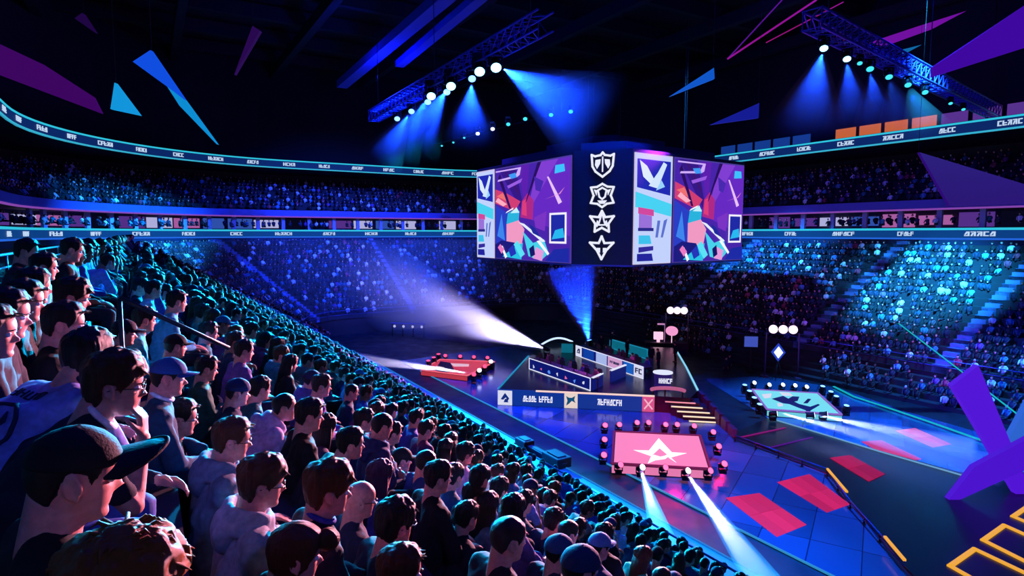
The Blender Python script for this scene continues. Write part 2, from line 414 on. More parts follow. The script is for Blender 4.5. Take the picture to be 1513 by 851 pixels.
ribbon('ribbon_display', 'curved navy ribbon screen between two cyan light lines under the roof', 20.6, 21.7, -.3, em('ribbon_navy', (12, 44, 110), .8), CY, em('aqua_led', (60, 190, 225), .85), 4.6, .16, 1.7, .42)
ribbon('ribbon_display', 'blue ribbon screen at suite level above the lower seating', 11.45, 12.5, -.3, em('ribbon_teal', (14, 78, 160), .62), CY, CYB, 6.0, .2, 2.0, .4)
# ================================================================== STAGE, SCREENS, RIGGING
UP = Vector((0, 0, 1))
def quat_to(d): return Vector((0, 0, 1)).rotation_difference(Vector(d).normalized())
LENS = {}
def lens_mat(c): return em('lens_'+c, {'pink': (255, 84, 130), 'white': (240, 240, 255), 'cyan': (150, 235, 255), 'blue': (110, 170, 255), 'teal': (60, 200, 220), 'red': (255, 70, 110)}[c], {'pink': 3.0, 'white': 4.0, 'cyan': 4.0, 'blue': 3.5, 'teal': 1.5, 'red': 2.0}[c])
ML = {}
def moving_light(pos, d, label, color='pink', scale=1.0, group=None, hang=False):
    """pos: centre of the lamp head"""
    if not ML:
        b = MB(); b.box((0, 0, -.33), (.34, .30, .13)); b.box((0, 0, -.25), (.2, .2, .05)); ML['base'] = b.mesh('base', BLACK)
        b = MB(); b.bar((-.19, 0, -.25), (-.19, 0, .06), .05, .1); b.bar((.19, 0, -.25), (.19, 0, .06), .05, .1); b.bar((-.21, 0, -.24), (.21, 0, -.24), .1, .05); ML['yoke'] = b.mesh('yoke', BLACK)
        b = MB(); b.tube([(0, 0, -.2), (0, 0, -.14), (0, 0, .06), (0, 0, .2), (0, 0, .22)], [.1, .14, .14, .17, .17], 14); ML['head'] = b.mesh('head', BLACK)
        for c in ('pink', 'white', 'cyan', 'blue', 'teal', 'red'):
            b = MB(); b.tube([(0, 0, .222), (0, 0, .235)], [.15, .13], 16); ML['lens'+c] = b.mesh('lens', lens_mat(c))
    t = empty('moving_light', pos, 0, label, 'stage light', group); t.scale = (scale,)*3
    if hang: t.rotation_euler = (PI, 0, SROT)
    else: t.rotation_euler = (0, 0, SROT)
    link('base', ML['base'], t); link('yoke', ML['yoke'], t)
    h = link('head', ML['head'], t); h.rotation_mode = 'QUATERNION'
    dl = t.rotation_euler.to_matrix().inverted()@Vector(d)
    h.rotation_quaternion = quat_to(dl)
    link('lens', ML['lens'+color], h)
    return t
def beam(src, dst, r0, r1, rgb, power, dens, label, tint=(255, 255, 255), aniso=0.0, spot=True, so=.33, fade=False):
    """a shaft of stage haze lit by a real spotlight standing at its narrow end"""
    src, dst = Vector(src), Vector(dst); dn = (dst-src).normalized(); src = src+dn*so; d = dst-src; L = d.length
    tanh = (r1-r0)/L; back = r0/tanh
    b = MB(); b.tube([src, dst], [r0, r1], 28)
    hm = haze('haze_%s_%g_%d' % (tint, dens, len(MATS)), dens, tint, aniso)
    if fade:      # the haze thins out along the shaft
        nt = hm.node_tree; vs = next(n for n in nt.nodes if n.type == 'VOLUME_SCATTER'); g = nt.nodes.new('ShaderNodeTexCoord')
        sb = nt.nodes.new('ShaderNodeVectorMath'); sb.operation = 'SUBTRACT'; sb.inputs[1].default_value = src
        dt = nt.nodes.new('ShaderNodeVectorMath'); dt.operation = 'DOT_PRODUCT'; dt.inputs[1].default_value = dn
        mr = nt.nodes.new('ShaderNodeMapRange'); mr.interpolation_type = 'SMOOTHSTEP'; mr.inputs['From Min'].default_value = .05*L; mr.inputs['From Max'].default_value = .97*L; mr.inputs['To Min'].default_value = dens*1.5; mr.inputs['To Max'].default_value = dens*(fade if fade is not True else 0)
        nt.links.new(g.outputs['Object'], sb.inputs[0]); nt.links.new(sb.outputs['Vector'], dt.inputs[0]); nt.links.new(dt.outputs['Value'], mr.inputs['Value']); nt.links.new(mr.outputs['Result'], vs.inputs['Density'])
    o = b.build('stage_haze', hm); tag(o, label, 'haze', None, 'stuff')
    if spot:
        l = bpy.data.lights.new('spot', 'SPOT'); l.energy = power; l.color = lin(rgb); l.spot_size = 2*math.atan(tanh)*.97; l.spot_blend = .8 if fade else .25; l.shadow_soft_size = .03
        lo = bpy.data.objects.new('spot', l); COL.objects.link(lo); lo.location = src+dn*.02
        lo.rotation_mode = 'QUATERNION'; lo.rotation_quaternion = Vector((0, 0, -1)).rotation_difference(dn)
    return o
# ---- main platform
PZ = 1.12
PLAT = poly_z([(736, 575), (967, 585), (1020, 588), (1031, 577), (1014, 543), (997, 514), (800, 506), (781, 526)], PZ)
plat = empty('stage_platform', PLAT[0]*0+Vector((PLAT[0].x, PLAT[0].y, 0.03)), 0, 'main black stage platform with sponsor banner along its front edge', 'stage')
def child(mb, name, m, t):
    o = mb.build(name, m); o.parent = t; o.matrix_parent_inverse = Matrix.Translation(-Vector(t.location)); return o
b = MB(); b.prism([(p.x, p.y) for p in PLAT], .03, PZ); child(b, 'deck', mat('stage_black', (13, 13, 28), .25, noise_amt=.2, nscale=.6), plat)
fl, fr = PLAT[0].copy(), PLAT[1].copy(); fn = Vector((-(fr-fl).y, (fr-fl).x, 0)).normalized()*-1; fu = (fr-fl).normalized(); FL_ = (fr-fl).length
def panel_rect(mb, o, u, n, x0, x1, z0, z1, t0, t1, mi=0):
    q = [o+u*x0+UP*(z0-o.z), o+u*x1+UP*(z0-o.z), o+u*x1+UP*(z1-o.z), o+u*x0+UP*(z1-o.z)]
    mb.slab([p+n*t0 for p in q], n, t1-t0, mi)
b = MB(); panel_rect(b, fl, fu, fn, 0, FL_, .05, 1.14, 0, .12); ban = child(b, 'front_banner', em('banner_blue', (18, 70, 190), .55), plat)
def sub(mb, name, m, par, root):
    o = mb.build(name, m); o.parent = par; return o
b = MB(); panel_rect(b, fl, fu, fn, FL_*.25, FL_, 1.08, 1.17, .0, .15); sub(b, 'edge_light', em('warm_edge', (250, 210, 200), 1.0), ban, plat)
rnd = random.Random(11)
BW = em('banner_white', (230, 232, 255), .85)
for (x0, x1, col) in ((0.0, .095, BW), (.435, .52, em('banner_cream', (245, 225, 215), .85)), (.925, 1.0, em('banner_pink', (236, 90, 150), .8))):
    b = MB(); panel_rect(b, fl, fu, fn, FL_*x0, FL_*x1, .05, 1.08, .12, .15); sub(b, 'logo_tile', col, ban, plat)
def uvpoly(mb, o, u, n, w, h, zb, pts, t0, t1, mi=0):
    mb.slab([o+u*(x*w)+UP*(zb+y*h-o.z)+n*t0 for x, y in pts], n, t1-t0, mi)
b = MB(); o0 = fl+fu*FL_*.02
uvpoly(b, o0, fu, fn, .6, .7, .22, [(.0, .35), (.5, 1), (1, .45), (.85, .2), (.6, .55), (.3, .3)], .15, .17); uvpoly(b, o0, fu, fn, .6, .7, .22, [(.35, .05), (.9, .05), (.75, .4), (.5, .4)], .15, .17)
sub(b, 'banner_emblem', em('emblem_blue', (20, 60, 170), .5), ban, plat)
b = MB(); o0 = fl+fu*FL_*.447
uvpoly(b, o0, fu, fn, .65, .7, .22, [(0, .95), (.3, .8), (.6, .8), (.95, 1), (.85, .6), (1, .3), (.6, .5), (.3, .2), (0, 0), (.15, .5)], .15, .17); sub(b, 'banner_emblem', em('emblem_teal', (10, 100, 150), .6), ban, plat)
b = MB(); o0 = fl+fu*FL_*.935
for q in ([(.0, .9), (.1, 1), (1, .1), (.9, 0)], [(.9, 1), (1, .9), (.55, .45), (.45, .55)], [(.0, .1), (.1, 0), (.5, .4), (.4, .5)]): uvpoly(b, o0, fu, fn, .6, .75, .2, q, .15, .17)
sub(b, 'banner_emblem', em('emblem_rose', (255, 190, 215), .9), ban, plat)
b = MB(); glyphs(b, fl+fu*FL_*.165+fn*.12+UP*(.36-fl.z), fu, UP, FL_*.09, .42, 5, rnd, fn, 0, .03); glyphs(b, fl+fu*FL_*.27+fn*.12+UP*(.36-fl.z), fu, UP, FL_*.09, .42, 5, rnd, fn, 0, .03)
glyphs(b, fl+fu*FL_*.645+fn*.12+UP*(.36-fl.z), fu, UP, FL_*.155, .42, 8, rnd, fn, 0, .03); sub(b, 'lettering', WHITE_E, ban, plat)
# side edge lights with little lamps
b = MB(); e = [PLAT[3], PLAT[4], PLAT[5]]
for a, c in zip(e, e[1:]): b.bar(a+UP*.03, c+UP*.03, .12, .08)
child(b, 'side_edge_light', em('cyan_pale', (140, 220, 255), .9), plat)
b = MB(); b.bar(PLAT[0]+UP*.03, PLAT[7]+UP*.03, .1, .07); child(b, 'side_edge_light', em('aqua_edge', (30, 150, 190), .8), plat)
# stairs
st = empty('stage_stairs', at_z(1045, 632, 0.03), 0, 'wide stage stairs with glowing cream tread edges beside the platform', 'stairs')
for i in range(6):
    f = i/5; z = PZ-.17*(i+1)
    a = at_z(974+(1018-974)*f, 586+(622-586)*f, z); c = at_z(1024+(1077-1024)*f, 589+(625-589)*f, z)
    u = (c-a).normalized(); n = Vector((u.y, -u.x, 0)); w = (c-a).length
    b = MB(); q = [a, c, c-n*1.3, a-n*1.3]
    b.hexa([Vector((p.x, p.y, .03)) for p in q]+[Vector((p.x, p.y, z)) for p in q]); s_ = child(b, 'tread', mat('stair_black', (30, 20, 45), .4), st)
    b = MB(); b.bar(a+n*.02+UP*.0, c+n*.02-u*(.3 if i != 5 else .8), .08, .07); sub(b, 'nosing_light', em('nosing_cream', (255, 225, 190), 1.1) if i > 1 else em('nosing_pink', (255, 150, 170), 1.0), s_, st)
# stair side panel with chevrons
b = MB(); e0, e1 = at_z(1031, 577, PZ), at_z(1086, 638, .5); d_ = (e1-e0); nn = Vector((d_.y, -d_.x, 0)).normalized()*-1
for i in range(6):
    p0 = e0+d_*(i/6); p1 = e0+d_*((i+.7)/6); b.hexa([Vector((q.x, q.y, .03)) for q in (p0, p1, p1+nn*.25, p0+nn*.25)]+[Vector((q.x, q.y, q.z)) for q in (p0, p1, p1+nn*.25, p0+nn*.25)])
child(b, 'side_panel', mat('stair_side', (70, 30, 70), .5), st)

# ---- player desks
def desk(name, label, a, c, h, depth, side, body, trim, decor):
    a, c = Vector(a), Vector(c); u = (c-a).normalized(); n = Vector((u.y, -u.x, 0))*side
    t = empty(name, a, 0, label, 'desk'); L = (c-a).length
    b = MB(); panel_rect(b, a, u, n, 0, L, PZ, PZ+h, 0, .08); child(b, 'front_panel', body, t)
    b = MB()
    for z0, z1 in ((PZ, PZ+.06), (PZ+h-.06, PZ+h)): panel_rect(b, a, u, n, 0, L, z0, z1, .08, .11)
    for x0, x1 in ((0, .07), (L-.07, L)): panel_rect(b, a, u, n, x0, x1, PZ, PZ+h, .08, .11)
    child(b, 'outline_light', trim, t)
    b = MB(); q = [a, c, c-n*depth, a-n*depth]; b.hexa([p+UP*(h-.12) for p in q]+[p+UP*(h-.06) for p in q]) ; child(b, 'desk_top', mat('desk_dark', (20, 20, 44), .4), t)
    for x in (.2, L*.5, L-.2):
        b = MB(); b.box(a+u*x-n*(depth-.1)+UP*((h-.12)/2), (.08, .08, h-.12)); child(b, 'leg', BLACK, t)
    decor(t, a, u, n, L, h)
    return u, n, L
def dec1(t, a, u, n, L, h):
    rnd = random.Random(4); cols = (BW, em('icon_pink', (240, 110, 160), .9), em('icon_blue', (90, 150, 255), .9))
    for i in range(7):
        b = MB(); x = L*(.09+.135*i); z = PZ+rnd.uniform(.25, .45); k = rnd.choice((3, 5, 6)); r = rnd.uniform(.14, .22)
        b.slab([a+u*(x+r*(1 if q % 2 else .6)*math.cos(2*PI*q/k+i))+n*.08+UP*(z+r*(1 if q % 2 else .7)*math.sin(2*PI*q/k+i)-a.z) for q in range(k)], n, .03)
        child(b, 'panel_icon', cols[i % 3], t)
d1a, d1c = at_z(783, 545, PZ), at_z(874, 577.5, PZ)
u1, n1, L1 = desk('player_desk', 'low blue player desk with white glowing outline, nearest the banner', d1a, d1c, .92, .8, 1, em('desk_blue', (16, 34, 150), .5), em('outline_white', (225, 230, 255), 1.0), dec1)
for (pa, pc, lab) in (((876, 577), (891, 569.5), 'short blue end panel joined to the corner of the player desk'), ((903, 565), (925, 556), 'short blue end panel standing past the gap beside the player desk')):
    a, c = at_z(*pa, PZ), at_z(*pc, PZ); u = (c-a).normalized(); n = Vector((u.y, -u.x, 0)); t = empty('desk_end_panel', a, 0, lab, 'panel')
    b = MB(); panel_rect(b, a, u, n, 0, (c-a).length, PZ, PZ+.9, -.12, .0); child(b, 'body', em('end_blue', (18, 40, 160), .4), t)
    b = MB(); panel_rect(b, a, u, n, 0, (c-a).length, PZ+.84, PZ+.92, -.14, .03); child(b, 'top_light', em('outline_white', (225, 230, 255), 1.0), t)
def dec2(t, a, u, n, L, h):
    for (x0, x1, c) in ((.0, .10, BW), (.13, .30, em('desk_mid', (16, 80, 200), .6)), (.34, .50, em('tile_pale', (180, 200, 255), .8)), (.52, .72, em('tile_pink', (225, 170, 220), .8)), (.74, .87, em('tile_blue', (20, 110, 220), .7)), (.88, 1.0, BW)):
        b = MB(); panel_rect(b, a, u, n, L*x0, L*x1, PZ+.06, PZ+h-.06, .08, .11); child(b, 'logo_tile', c, t)
    b = MB(); rnd = random.Random(8); glyphs(b, a+u*L*.895+n*.1+UP*.3, u, UP, L*.09, .4, 2, rnd, n, 0, .03); glyphs(b, a+u*L*.02+n*.1+UP*.3, u, UP, L*.06, .4, 1, rnd, n, 0, .03)
    glyphs(b, a+u*L*.55+n*.1+UP*.4, u, UP, L*.14, .2, 6, rnd, n, 0, .03)
    child(b, 'lettering', em('ink_blue', (30, 40, 120), .4), t)
d2a, d2c = at_z(852, 525, PZ), at_z(952, 560, PZ)
u2, n2, L2 = desk('player_desk', 'long rear player desk with row of bright sponsor tiles', d2a, d2c, .95, .8, 1, em('desk_blue', (16, 34, 150), .5), em('outline_white', (225, 230, 255), 1.0), dec2)
d3a, d3c = at_z(902, 514, PZ), at_z(958, 531, PZ)
def dec3(t, a, u, n, L, h): pass
desk('back_counter', 'teal counter behind the players of the rear desk', d3a, d3c, .9, .5, 1, em('counter_teal', (14, 130, 160), .55), em('aqua_edge', (30, 150, 190), .8), dec3)
# curved podium with lettering
pc = at_z(979, 570, PZ); t = empty('podium', pc, 0, 'round purple podium with white lettering beside the rear desk', 'podium')
b = MB(); b.tube([pc, pc+UP*.1, pc+UP*.85, pc+UP*.95], [.62, .55, .62, .68], 22); child(b, 'body', em('podium_violet', (50, 30, 130), .5), t)
b = MB(); b.tube([pc+UP*.95, pc+UP*1.02], [.7, .7], 22); child(b, 'rim', em('outline_white', (225, 230, 255), 1.0), t)
b = MB(); rnd = random.Random(2); glyphs(b, pc+Vector((-.45, -.62, .35)), SU, UP, .95, .35, 5, rnd, -SV, 0, .06); child(b, 'lettering', WHITE_E, t)
pc = at_z(986, 583, PZ); t = empty('curved_bench', pc, 0, 'small pink curved bench at the top of the stairs', 'bench')
b = MB(); b.tube([pc+SU*(1.1*math.cos(k*.3+.2))+SV*(.7*math.sin(k*.3+.2)-.5)+UP*.4 for k in range(10)], .13, 8); child(b, 'seat', em('bench_pink', (235, 120, 170), .55), t)
for k in (1, 5, 8):
    q = pc+SU*(1.1*math.cos(k*.3+.2))+SV*(.7*math.sin(k*.3+.2)-.5); b = MB(); b.bar(q, q+UP*.35, .08); child(b, 'leg', BLACK, t)
# monitors on the desks
ME_M = {}
def monitor(pos, rz, label, group):
    if not ME_M:
        b = MB(); b.box((0, 0, .38), (.62, .05, .38)); ME_M['s'] = b.mesh('display', BLACK)
        b = MB(); b.box((0, -.028, .38), (.58, .006, .34)); ME_M['f'] = b.mesh('screen', em('monitor_glow', (120, 190, 255), .9))
        b = MB(); b.box((0, .03, .12), (.06, .04, .26)); b.box((0, .03, .01), (.26, .2, .02)); ME_M['b'] = b.mesh('stand', BLACK)
    t = empty('computer_monitor', pos, rz, label, 'monitor', group); d = link('display', ME_M['s'], t); link('screen', ME_M['f'], d); link('stand', ME_M['b'], t)
    return t
ORD = ['first', 'second', 'third', 'fourth', 'fifth', 'sixth', 'seventh', 'eighth', 'ninth', 'tenth', 'eleventh', 'twelfth', 'thirteenth', 'fourteenth', 'fifteenth', 'sixteenth', 'seventeenth', 'eighteenth', 'nineteenth', 'twentieth']
for i in range(5):
    monitor(d1a+u1*L1*(.12+.19*i)-n1*.35+UP*.86, math.atan2(u1.y, u1.x)+PI, 'slim black monitor on the outlined player desk, %s from its left end' % ORD[i], 'monitors on the near player desk')
    monitor(d2a+u2*L2*(.12+.19*i)-n2*.35+UP*.89, math.atan2(u2.y, u2.x)+PI, 'slim black monitor on the rear tiled desk, %s from its left end' % ORD[i], 'monitors on the rear player desk')
# teal cube light box at the back corner
pc = at_z(838, 520, PZ); t = empty('light_box', pc, SROT, 'teal glowing cube box behind the left end of the rear desk', 'light box')
b = MB(); b.box((0, 0, .42), (1.0, .7, .84)); b.build('body', em('counter_teal', (14, 130, 160), .55), t)
b = MB(); b.box((0, 0, .87), (1.08, .78, .06)); b.build('lid', DARK, t)
# low arch truss with white glowing strip at the back of the platform
a, c = at_z(800, 512, PZ), at_z(846, 508, PZ); t = empty('light_arch', a, 0, 'white glowing arch strip at the rear left corner of the stage', 'light')
b = MB(); pts = [a+(c-a)*(k/10)+UP*(.2+.5*math.sin(PI*k/10)) for k in range(11)]; b.tube(pts, .09, 8); child(b, 'tube', em('arch_white', (190, 215, 255), 1.4), t)
b = MB(); b.box(pts[0]-UP*.1, (.3, .3, .2)); b.box(pts[-1]-UP*.1, (.3, .3, .2)); child(b, 'foot', BLACK, t)

# ---- floor screens
def floor_screen(label, cr, z, rgb, s, frame_rgb, logos, lip=None):
    P = poly_z(cr, z); c0 = sum(P, Vector())/4; t = empty('floor_screen', (c0.x, c0.y, .03), 0, label, 'screen stage')
    out = [c0+(p-c0)*1.045 for p in P]
    b = MB(); b.prism([(p.x, p.y) for p in out], .03, z-.02); child(b, 'base', mat('screen_base', (40, 20, 50), .5), t)
    b = MB(); b.prism([(p.x, p.y) for p in P], z-.02, z); sc = child(b, 'screen', em('floorscreen_%d_%d_%d' % rgb, rgb, s), t)
    b = MB()
    for i in range(4): b.bar(out[i]-UP*.0, out[(i+1) % 4], .1, .1)
    child(b, 'frame', em('frame_%d_%d_%d' % frame_rgb, frame_rgb, .8), t)
    if lip:
        b = MB(); a, c = out[lip[0]], out[lip[1]]; u = (c-a).normalized(); n = Vector((u.y, -u.x, 0)); n = n if n.dot(a-c0) > 0 else -n
        panel_rect(b, a, u, n, 0, (c-a).length, .08, z-.1, .0, .06); child(b, 'front_lip', em('lip_%d' % rgb[0], rgb, s*.8), t)
    for rgb2, s2, polys in logos:
        b = MB()
        for q in polys: b.prism([(p.x, p.y) for p in poly_z(q, z+.01)], z+.002, z+.02)
        sub(b, 'floor_emblem', em('logo_%d_%d_%d' % rgb2, rgb2, s2), sc, t)
    return c0, P
c6 = lambda L: [(890+x/7.565, 620+y/7.565) for x, y in L]
c7 = lambda L: [(1090+x/8.406, 560+y/8.406) for x, y in L]
c1 = lambda L: [(600+x/3.545, 380+y/3.545) for x, y in L]
pinkC, pinkP = floor_screen('pink floor screen with white star emblem in front of the stage', c6([(150, 140), (1075, 185), (1185, 540), (130, 480)]), .55, (255, 138, 194), .95, (120, 30, 80),
    [((255, 250, 252), 1.1, [c6(q) for q in ([(350, 340), (520, 345), (572, 382), (545, 408)], [(630, 208), (520, 345), (572, 384), (640, 320)], [(630, 208), (640, 320), (722, 387), (777, 365)],
     [(777, 365), (942, 375), (750, 427), (700, 402)], [(545, 408), (575, 392), (650, 415), (722, 398), (752, 404), (700, 440), (590, 455), (508, 490)], [(745, 428), (772, 428), (828, 482)])])], (2, 3))
cyanC, cyanP = floor_screen('cyan floor screen with dark blue bird emblem on the side deck', c7([(200, 135), (985, 180), (1265, 435), (380, 370)]), .5, (120, 225, 245), .95, (150, 110, 220),
    [((24, 30, 140), .5, [c7(q) for q in ([(425, 245), (565, 210), (630, 245), (690, 290), (640, 310), (560, 300)], [(630, 245), (680, 215), (765, 220), (745, 270), (700, 280), (680, 290)],
     [(640, 310), (700, 280), (760, 310), (900, 345), (905, 390), (850, 390), (740, 350)], [(900, 345), (1000, 310), (1020, 322), (905, 390)], [(850, 385), (905, 385), (900, 435), (835, 420)], [(815, 300), (870, 245), (912, 250), (868, 300)])]),
     ((225, 225, 250), .9, [c7(q) for q in ([(520, 165), (640, 170), (690, 210), (560, 205)], [(300, 190), (420, 180), (410, 230), (330, 240)], [(490, 300), (560, 305), (560, 335), (500, 340)])])], (2, 3))
redC, redP = floor_screen('small red floor screen with dark emblem at the far side of the deck', c1([(182, 537), (455, 548), (318, 618), (88, 590)]), .5, (235, 70, 90), .7, (255, 110, 130),
    [((30, 10, 60), .3, [c1(q) for q in ([(180, 545), (232, 553), (252, 590), (205, 606), (152, 592)],)]), ((245, 200, 220), .8, [c1(q) for q in ([(155, 568), (200, 577), (218, 600), (172, 588)], [(232, 556), (330, 560), (328, 572), (250, 572)])])], (2, 3))
GP = 'red lamps around the pink floor screen'
def around(pixels, lab, dirf, z, color, sc, grp):
    for i, (x, y) in enumerate(pixels):
        p = at_z(x, y, z); moving_light(p, dirf(p, i), lab % ORD[i], color if not isinstance(color, (list, tuple)) else color[i % len(color)], sc, grp)
toV = lambda p, i: Vector((.1, -.8, .6))
around([(893, 630), (892, 651), (891, 674)], 'red stage lamp left of the pink floor screen, %s from the back', toV, .75, 'pink', 1.0, GP)
around([(914, 629), (940, 626), (957, 626), (982, 629), (999, 629), (1024, 631)], 'red stage lamp behind the pink floor screen, %s along the row', toV, .75, 'pink', 1.0, GP)
around([(1052, 640), (1060, 661), (1068, 687)], 'red stage lamp right of the pink floor screen, %s from the back', toV, .75, 'pink', 1.0, GP)
around([(914, 688), (946, 692), (980, 692), (1013, 697), (1046, 697)], 'red stage lamp in front of the pink floor screen, %s from its left corner', lambda p, i: Vector((.35, -.75, .55)), .55, ['pink', 'white', 'pink', 'white', 'pink'], 1.0, GP)
GC = 'lamps around the cyan floor screen'
around([(1100, 573), (1107, 582), (1114, 592), (1122, 602)], 'black stage lamp left of the cyan floor screen, %s from the back', lambda p, i: Vector((0, -.2, 1)), .7, 'blue', 1.1, GC)
around([(1113, 567), (1135, 570), (1155, 570), (1173, 571), (1190, 573)], 'black stage lamp behind the cyan floor screen, %s along the row', toV, .7, 'white', 1.0, GC)
around([(1215, 575), (1227, 583), (1235, 590), (1250, 604)], 'black stage lamp right of the cyan floor screen, %s from the back', lambda p, i: Vector((0, -.2, 1)), .7, 'blue', 1.1, GC)
around([(1142, 611), (1197, 613), (1216, 612)], 'black stage lamp before the cyan floor screen, %s from its left corner', lambda p, i: Vector((.8, -.3, .1)), .6, 'white', 1.1, GC)
GR = 'lamps around the red floor screen'
around([(633, 537), (641, 532), (648, 527)], 'black stage lamp left of the red floor screen, %s from the front', lambda p, i: Vector((0, -.2, 1)), .7, 'red', 1.2, GR)
around([(658, 527), (680, 528), (700, 529), (720, 530)], 'black stage lamp behind the red floor screen, %s along the row', toV, .6, 'red', 1.1, GR)
around([(700, 555), (708, 549), (716, 543), (725, 536)], 'black stage lamp right of the red floor screen, %s from the front', toV, .6, ['red', 'white'], 1.2, GR)

moving_light(at_z(808, 516, 1.7), at_y(588, 440, 76)-at_z(808, 516, 1.7), 'stage lamp at the rear left platform corner sending the lavender fan', 'white', 1.4)
moving_light(at_z(872, 508, 1.9), at_y(842, 392, 56)-at_z(872, 508, 1.9), 'stage lamp behind the rear desk sending the blue upward shaft', 'blue', 1.5)
# pools of pink light on the floor, put in as glowing slabs
def light_patch(label, pix, rgb, s, z=.05):
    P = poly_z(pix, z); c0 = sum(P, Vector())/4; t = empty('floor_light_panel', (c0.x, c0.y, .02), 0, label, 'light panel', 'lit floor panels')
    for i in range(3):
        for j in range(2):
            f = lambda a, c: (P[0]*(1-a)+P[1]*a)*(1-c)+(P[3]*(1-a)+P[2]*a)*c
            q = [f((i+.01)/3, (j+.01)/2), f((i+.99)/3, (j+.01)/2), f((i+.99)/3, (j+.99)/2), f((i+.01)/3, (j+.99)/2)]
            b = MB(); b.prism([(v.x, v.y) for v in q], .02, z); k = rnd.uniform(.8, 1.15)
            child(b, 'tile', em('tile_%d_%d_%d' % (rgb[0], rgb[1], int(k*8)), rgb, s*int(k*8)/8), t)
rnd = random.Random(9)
light_patch('large pink lit floor panel nearest the front walkway', [(1072, 735), (1122, 728), (1192, 775), (1148, 793)], (235, 40, 105), .85)
light_patch('pink lit floor panel beside the yellow railed runway edge', [(1148, 712), (1196, 700), (1256, 745), (1222, 757)], (225, 34, 100), .8)
light_patch('red lit floor panel on the black runway', [(1226, 676), (1256, 672), (1308, 700), (1284, 711)], (200, 20, 70), .7, .12)
light_patch('pink lit floor panel past the runway on the side deck', [(1272, 652), (1302, 650), (1362, 678), (1330, 684)], (225, 60, 120), .8)
light_patch('farthest pink lit floor panel on the side deck', [(1322, 636), (1352, 632), (1406, 656), (1378, 661)], (230, 80, 130), .9)

# LED edge lines
def led(name, label, pts, w, m, h=.06):
    t = MB()
    for a, c in zip(pts, pts[1:]): t.bar(a, c, w, h)
    return tag(t.build(name, m), label, 'light strip')
led('light_strip', 'cyan light line along the near edge of the stage floor', [ar(20.1, s, .06) for s in range(-3, 50, 4)], .09, em('line_cyan', (50, 150, 210), .8))
led('light_strip', 'blue light line along the walkway edge below the front rail', [ar(16.5, s, 1.02) for s in range(-6, 54, 4)], .06, em('line_blue', (30, 130, 220), .8))
led('light_strip', 'teal glowing line along the far edge of the side deck', poly_z([(1232, 571), (1262, 586), (1305, 600), (1370, 622), (1466, 656)], .15), .16, em('line_teal', (20, 185, 200), .85))
led('light_strip', 'pale light line where the runway meets the side deck', poly_z([(1138, 618), (1215, 641), (1300, 667), (1442, 708)], .14), .09, em('line_pale', (120, 180, 230), .7))
led('light_strip', 'magenta line crossing the runway below the stairs', poly_z([(1094, 646), (1160, 632)], .12), .07, em('line_magenta', (150, 20, 120), .7))
led('light_strip', 'violet line crossing the runway before the pink panels', poly_z([(1138, 661), (1200, 646)], .12), .07, em('line_violet', (90, 20, 140), .7))
# yellow overlay graphics, added as glowing strips on the runway corner
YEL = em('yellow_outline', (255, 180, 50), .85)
for lab, R in (('yellow glowing outline box on the dark floor, nearest the camera', [(1404, 836), (1440, 811), (1560, 868), (1520, 902)]), ('yellow glowing outline box on the dark floor, middle of the three', [(1453, 798), (1484, 776), (1600, 828), (1566, 855)]), ('yellow glowing outline box on the dark floor, farthest of the three', [(1497, 763), (1522, 746), (1620, 785), (1600, 806)])):
    P = poly_z(R, .12); b = MB(); c0 = sum(P, Vector())/4; Q = [c0+(p-c0)*1.0 for p in P]
    for i in range(4):
        u = (P[(i+1) % 4]-P[i]).normalized(); b.bar(P[i]-u*.07, P[(i+1) % 4]+u*.07, .17, .06)
    tag(b.build('floor_outline_light', YEL), lab, 'light strip', 'yellow outline boxes')
# runway rails
def railing(name, label, pts, h, m_post, m_rail, step=1.5, rr=.035):
    t = empty(name, pts[0], 0, label, 'railing'); b = MB()
    for a, c in zip(pts, pts[1:]):
        b.tube([a+UP*h, c+UP*h], rr, 8); b.tube([a+UP*h*.5, c+UP*h*.5], rr*.7, 6)
    child(b, 'handrail', m_rail, t); n = 0
    me = None
    for a, c in zip(pts, pts[1:]):
        L = (c-a).length; k = max(1, int(L/step))
        for i in range(k):
            if n >= 96: break
            if me is None: bb = MB(); bb.tube([(0, 0, 0), (0, 0, h)], rr, 8); bb.box((0, 0, .01), (rr*4, rr*4, .02)); me = bb.mesh('post', m_post)
            o = link('post', me, t); o.location = a+(c-a)*(i/k)-pts[0]; n += 1
    return t
RY = poly_z([(1086, 652), (1150, 676), (1222, 703)], .09); railing('runway_rail', 'low dark rail along the runway below the stairs', RY, .35, BLACK, mat('rail_blue', (30, 60, 130), .4, .4), 1.2)
RY = poly_z([(1222, 703), (1256, 750), (1300, 800), (1336, 842)], .09); t = railing('runway_rail', 'low rail with yellow stripes along the runway edge', RY, .3, BLACK, mat('rail_blue', (30, 60, 130), .4, .4), 1.2)
for (f0, f1) in ((.0, .32), (.80, 1.0)):
    a = RY[0]+(RY[-1]-RY[0])*f0; c = RY[0]+(RY[-1]-RY[0])*f1; b = MB(); b.bar(a+UP*.36, c+UP*.36, .1, .08); child(b, 'yellow_stripe', YEL, t)
# front rail of the left stand
railing('front_rail', 'long steel barrier rail in front of the lowest seating row', [ar(11.23, s, 3.5) for s in range(-4, 51, 6)], .8, mat('rail_dark', (30, 40, 80), .4, .5), mat('rail_lit', (40, 90, 150), .35, .5), 1.5, .03)
railing('bowl_rail', 'thin barrier rail above the dark wall of the far stand', [ar(p, s, 1.9) for p, s in RAILRING[26::4]], 1.0, mat('rail_dark', (30, 40, 80), .4, .5), mat('rail_violet', (80, 80, 170), .35, .5), 2.2, .035)
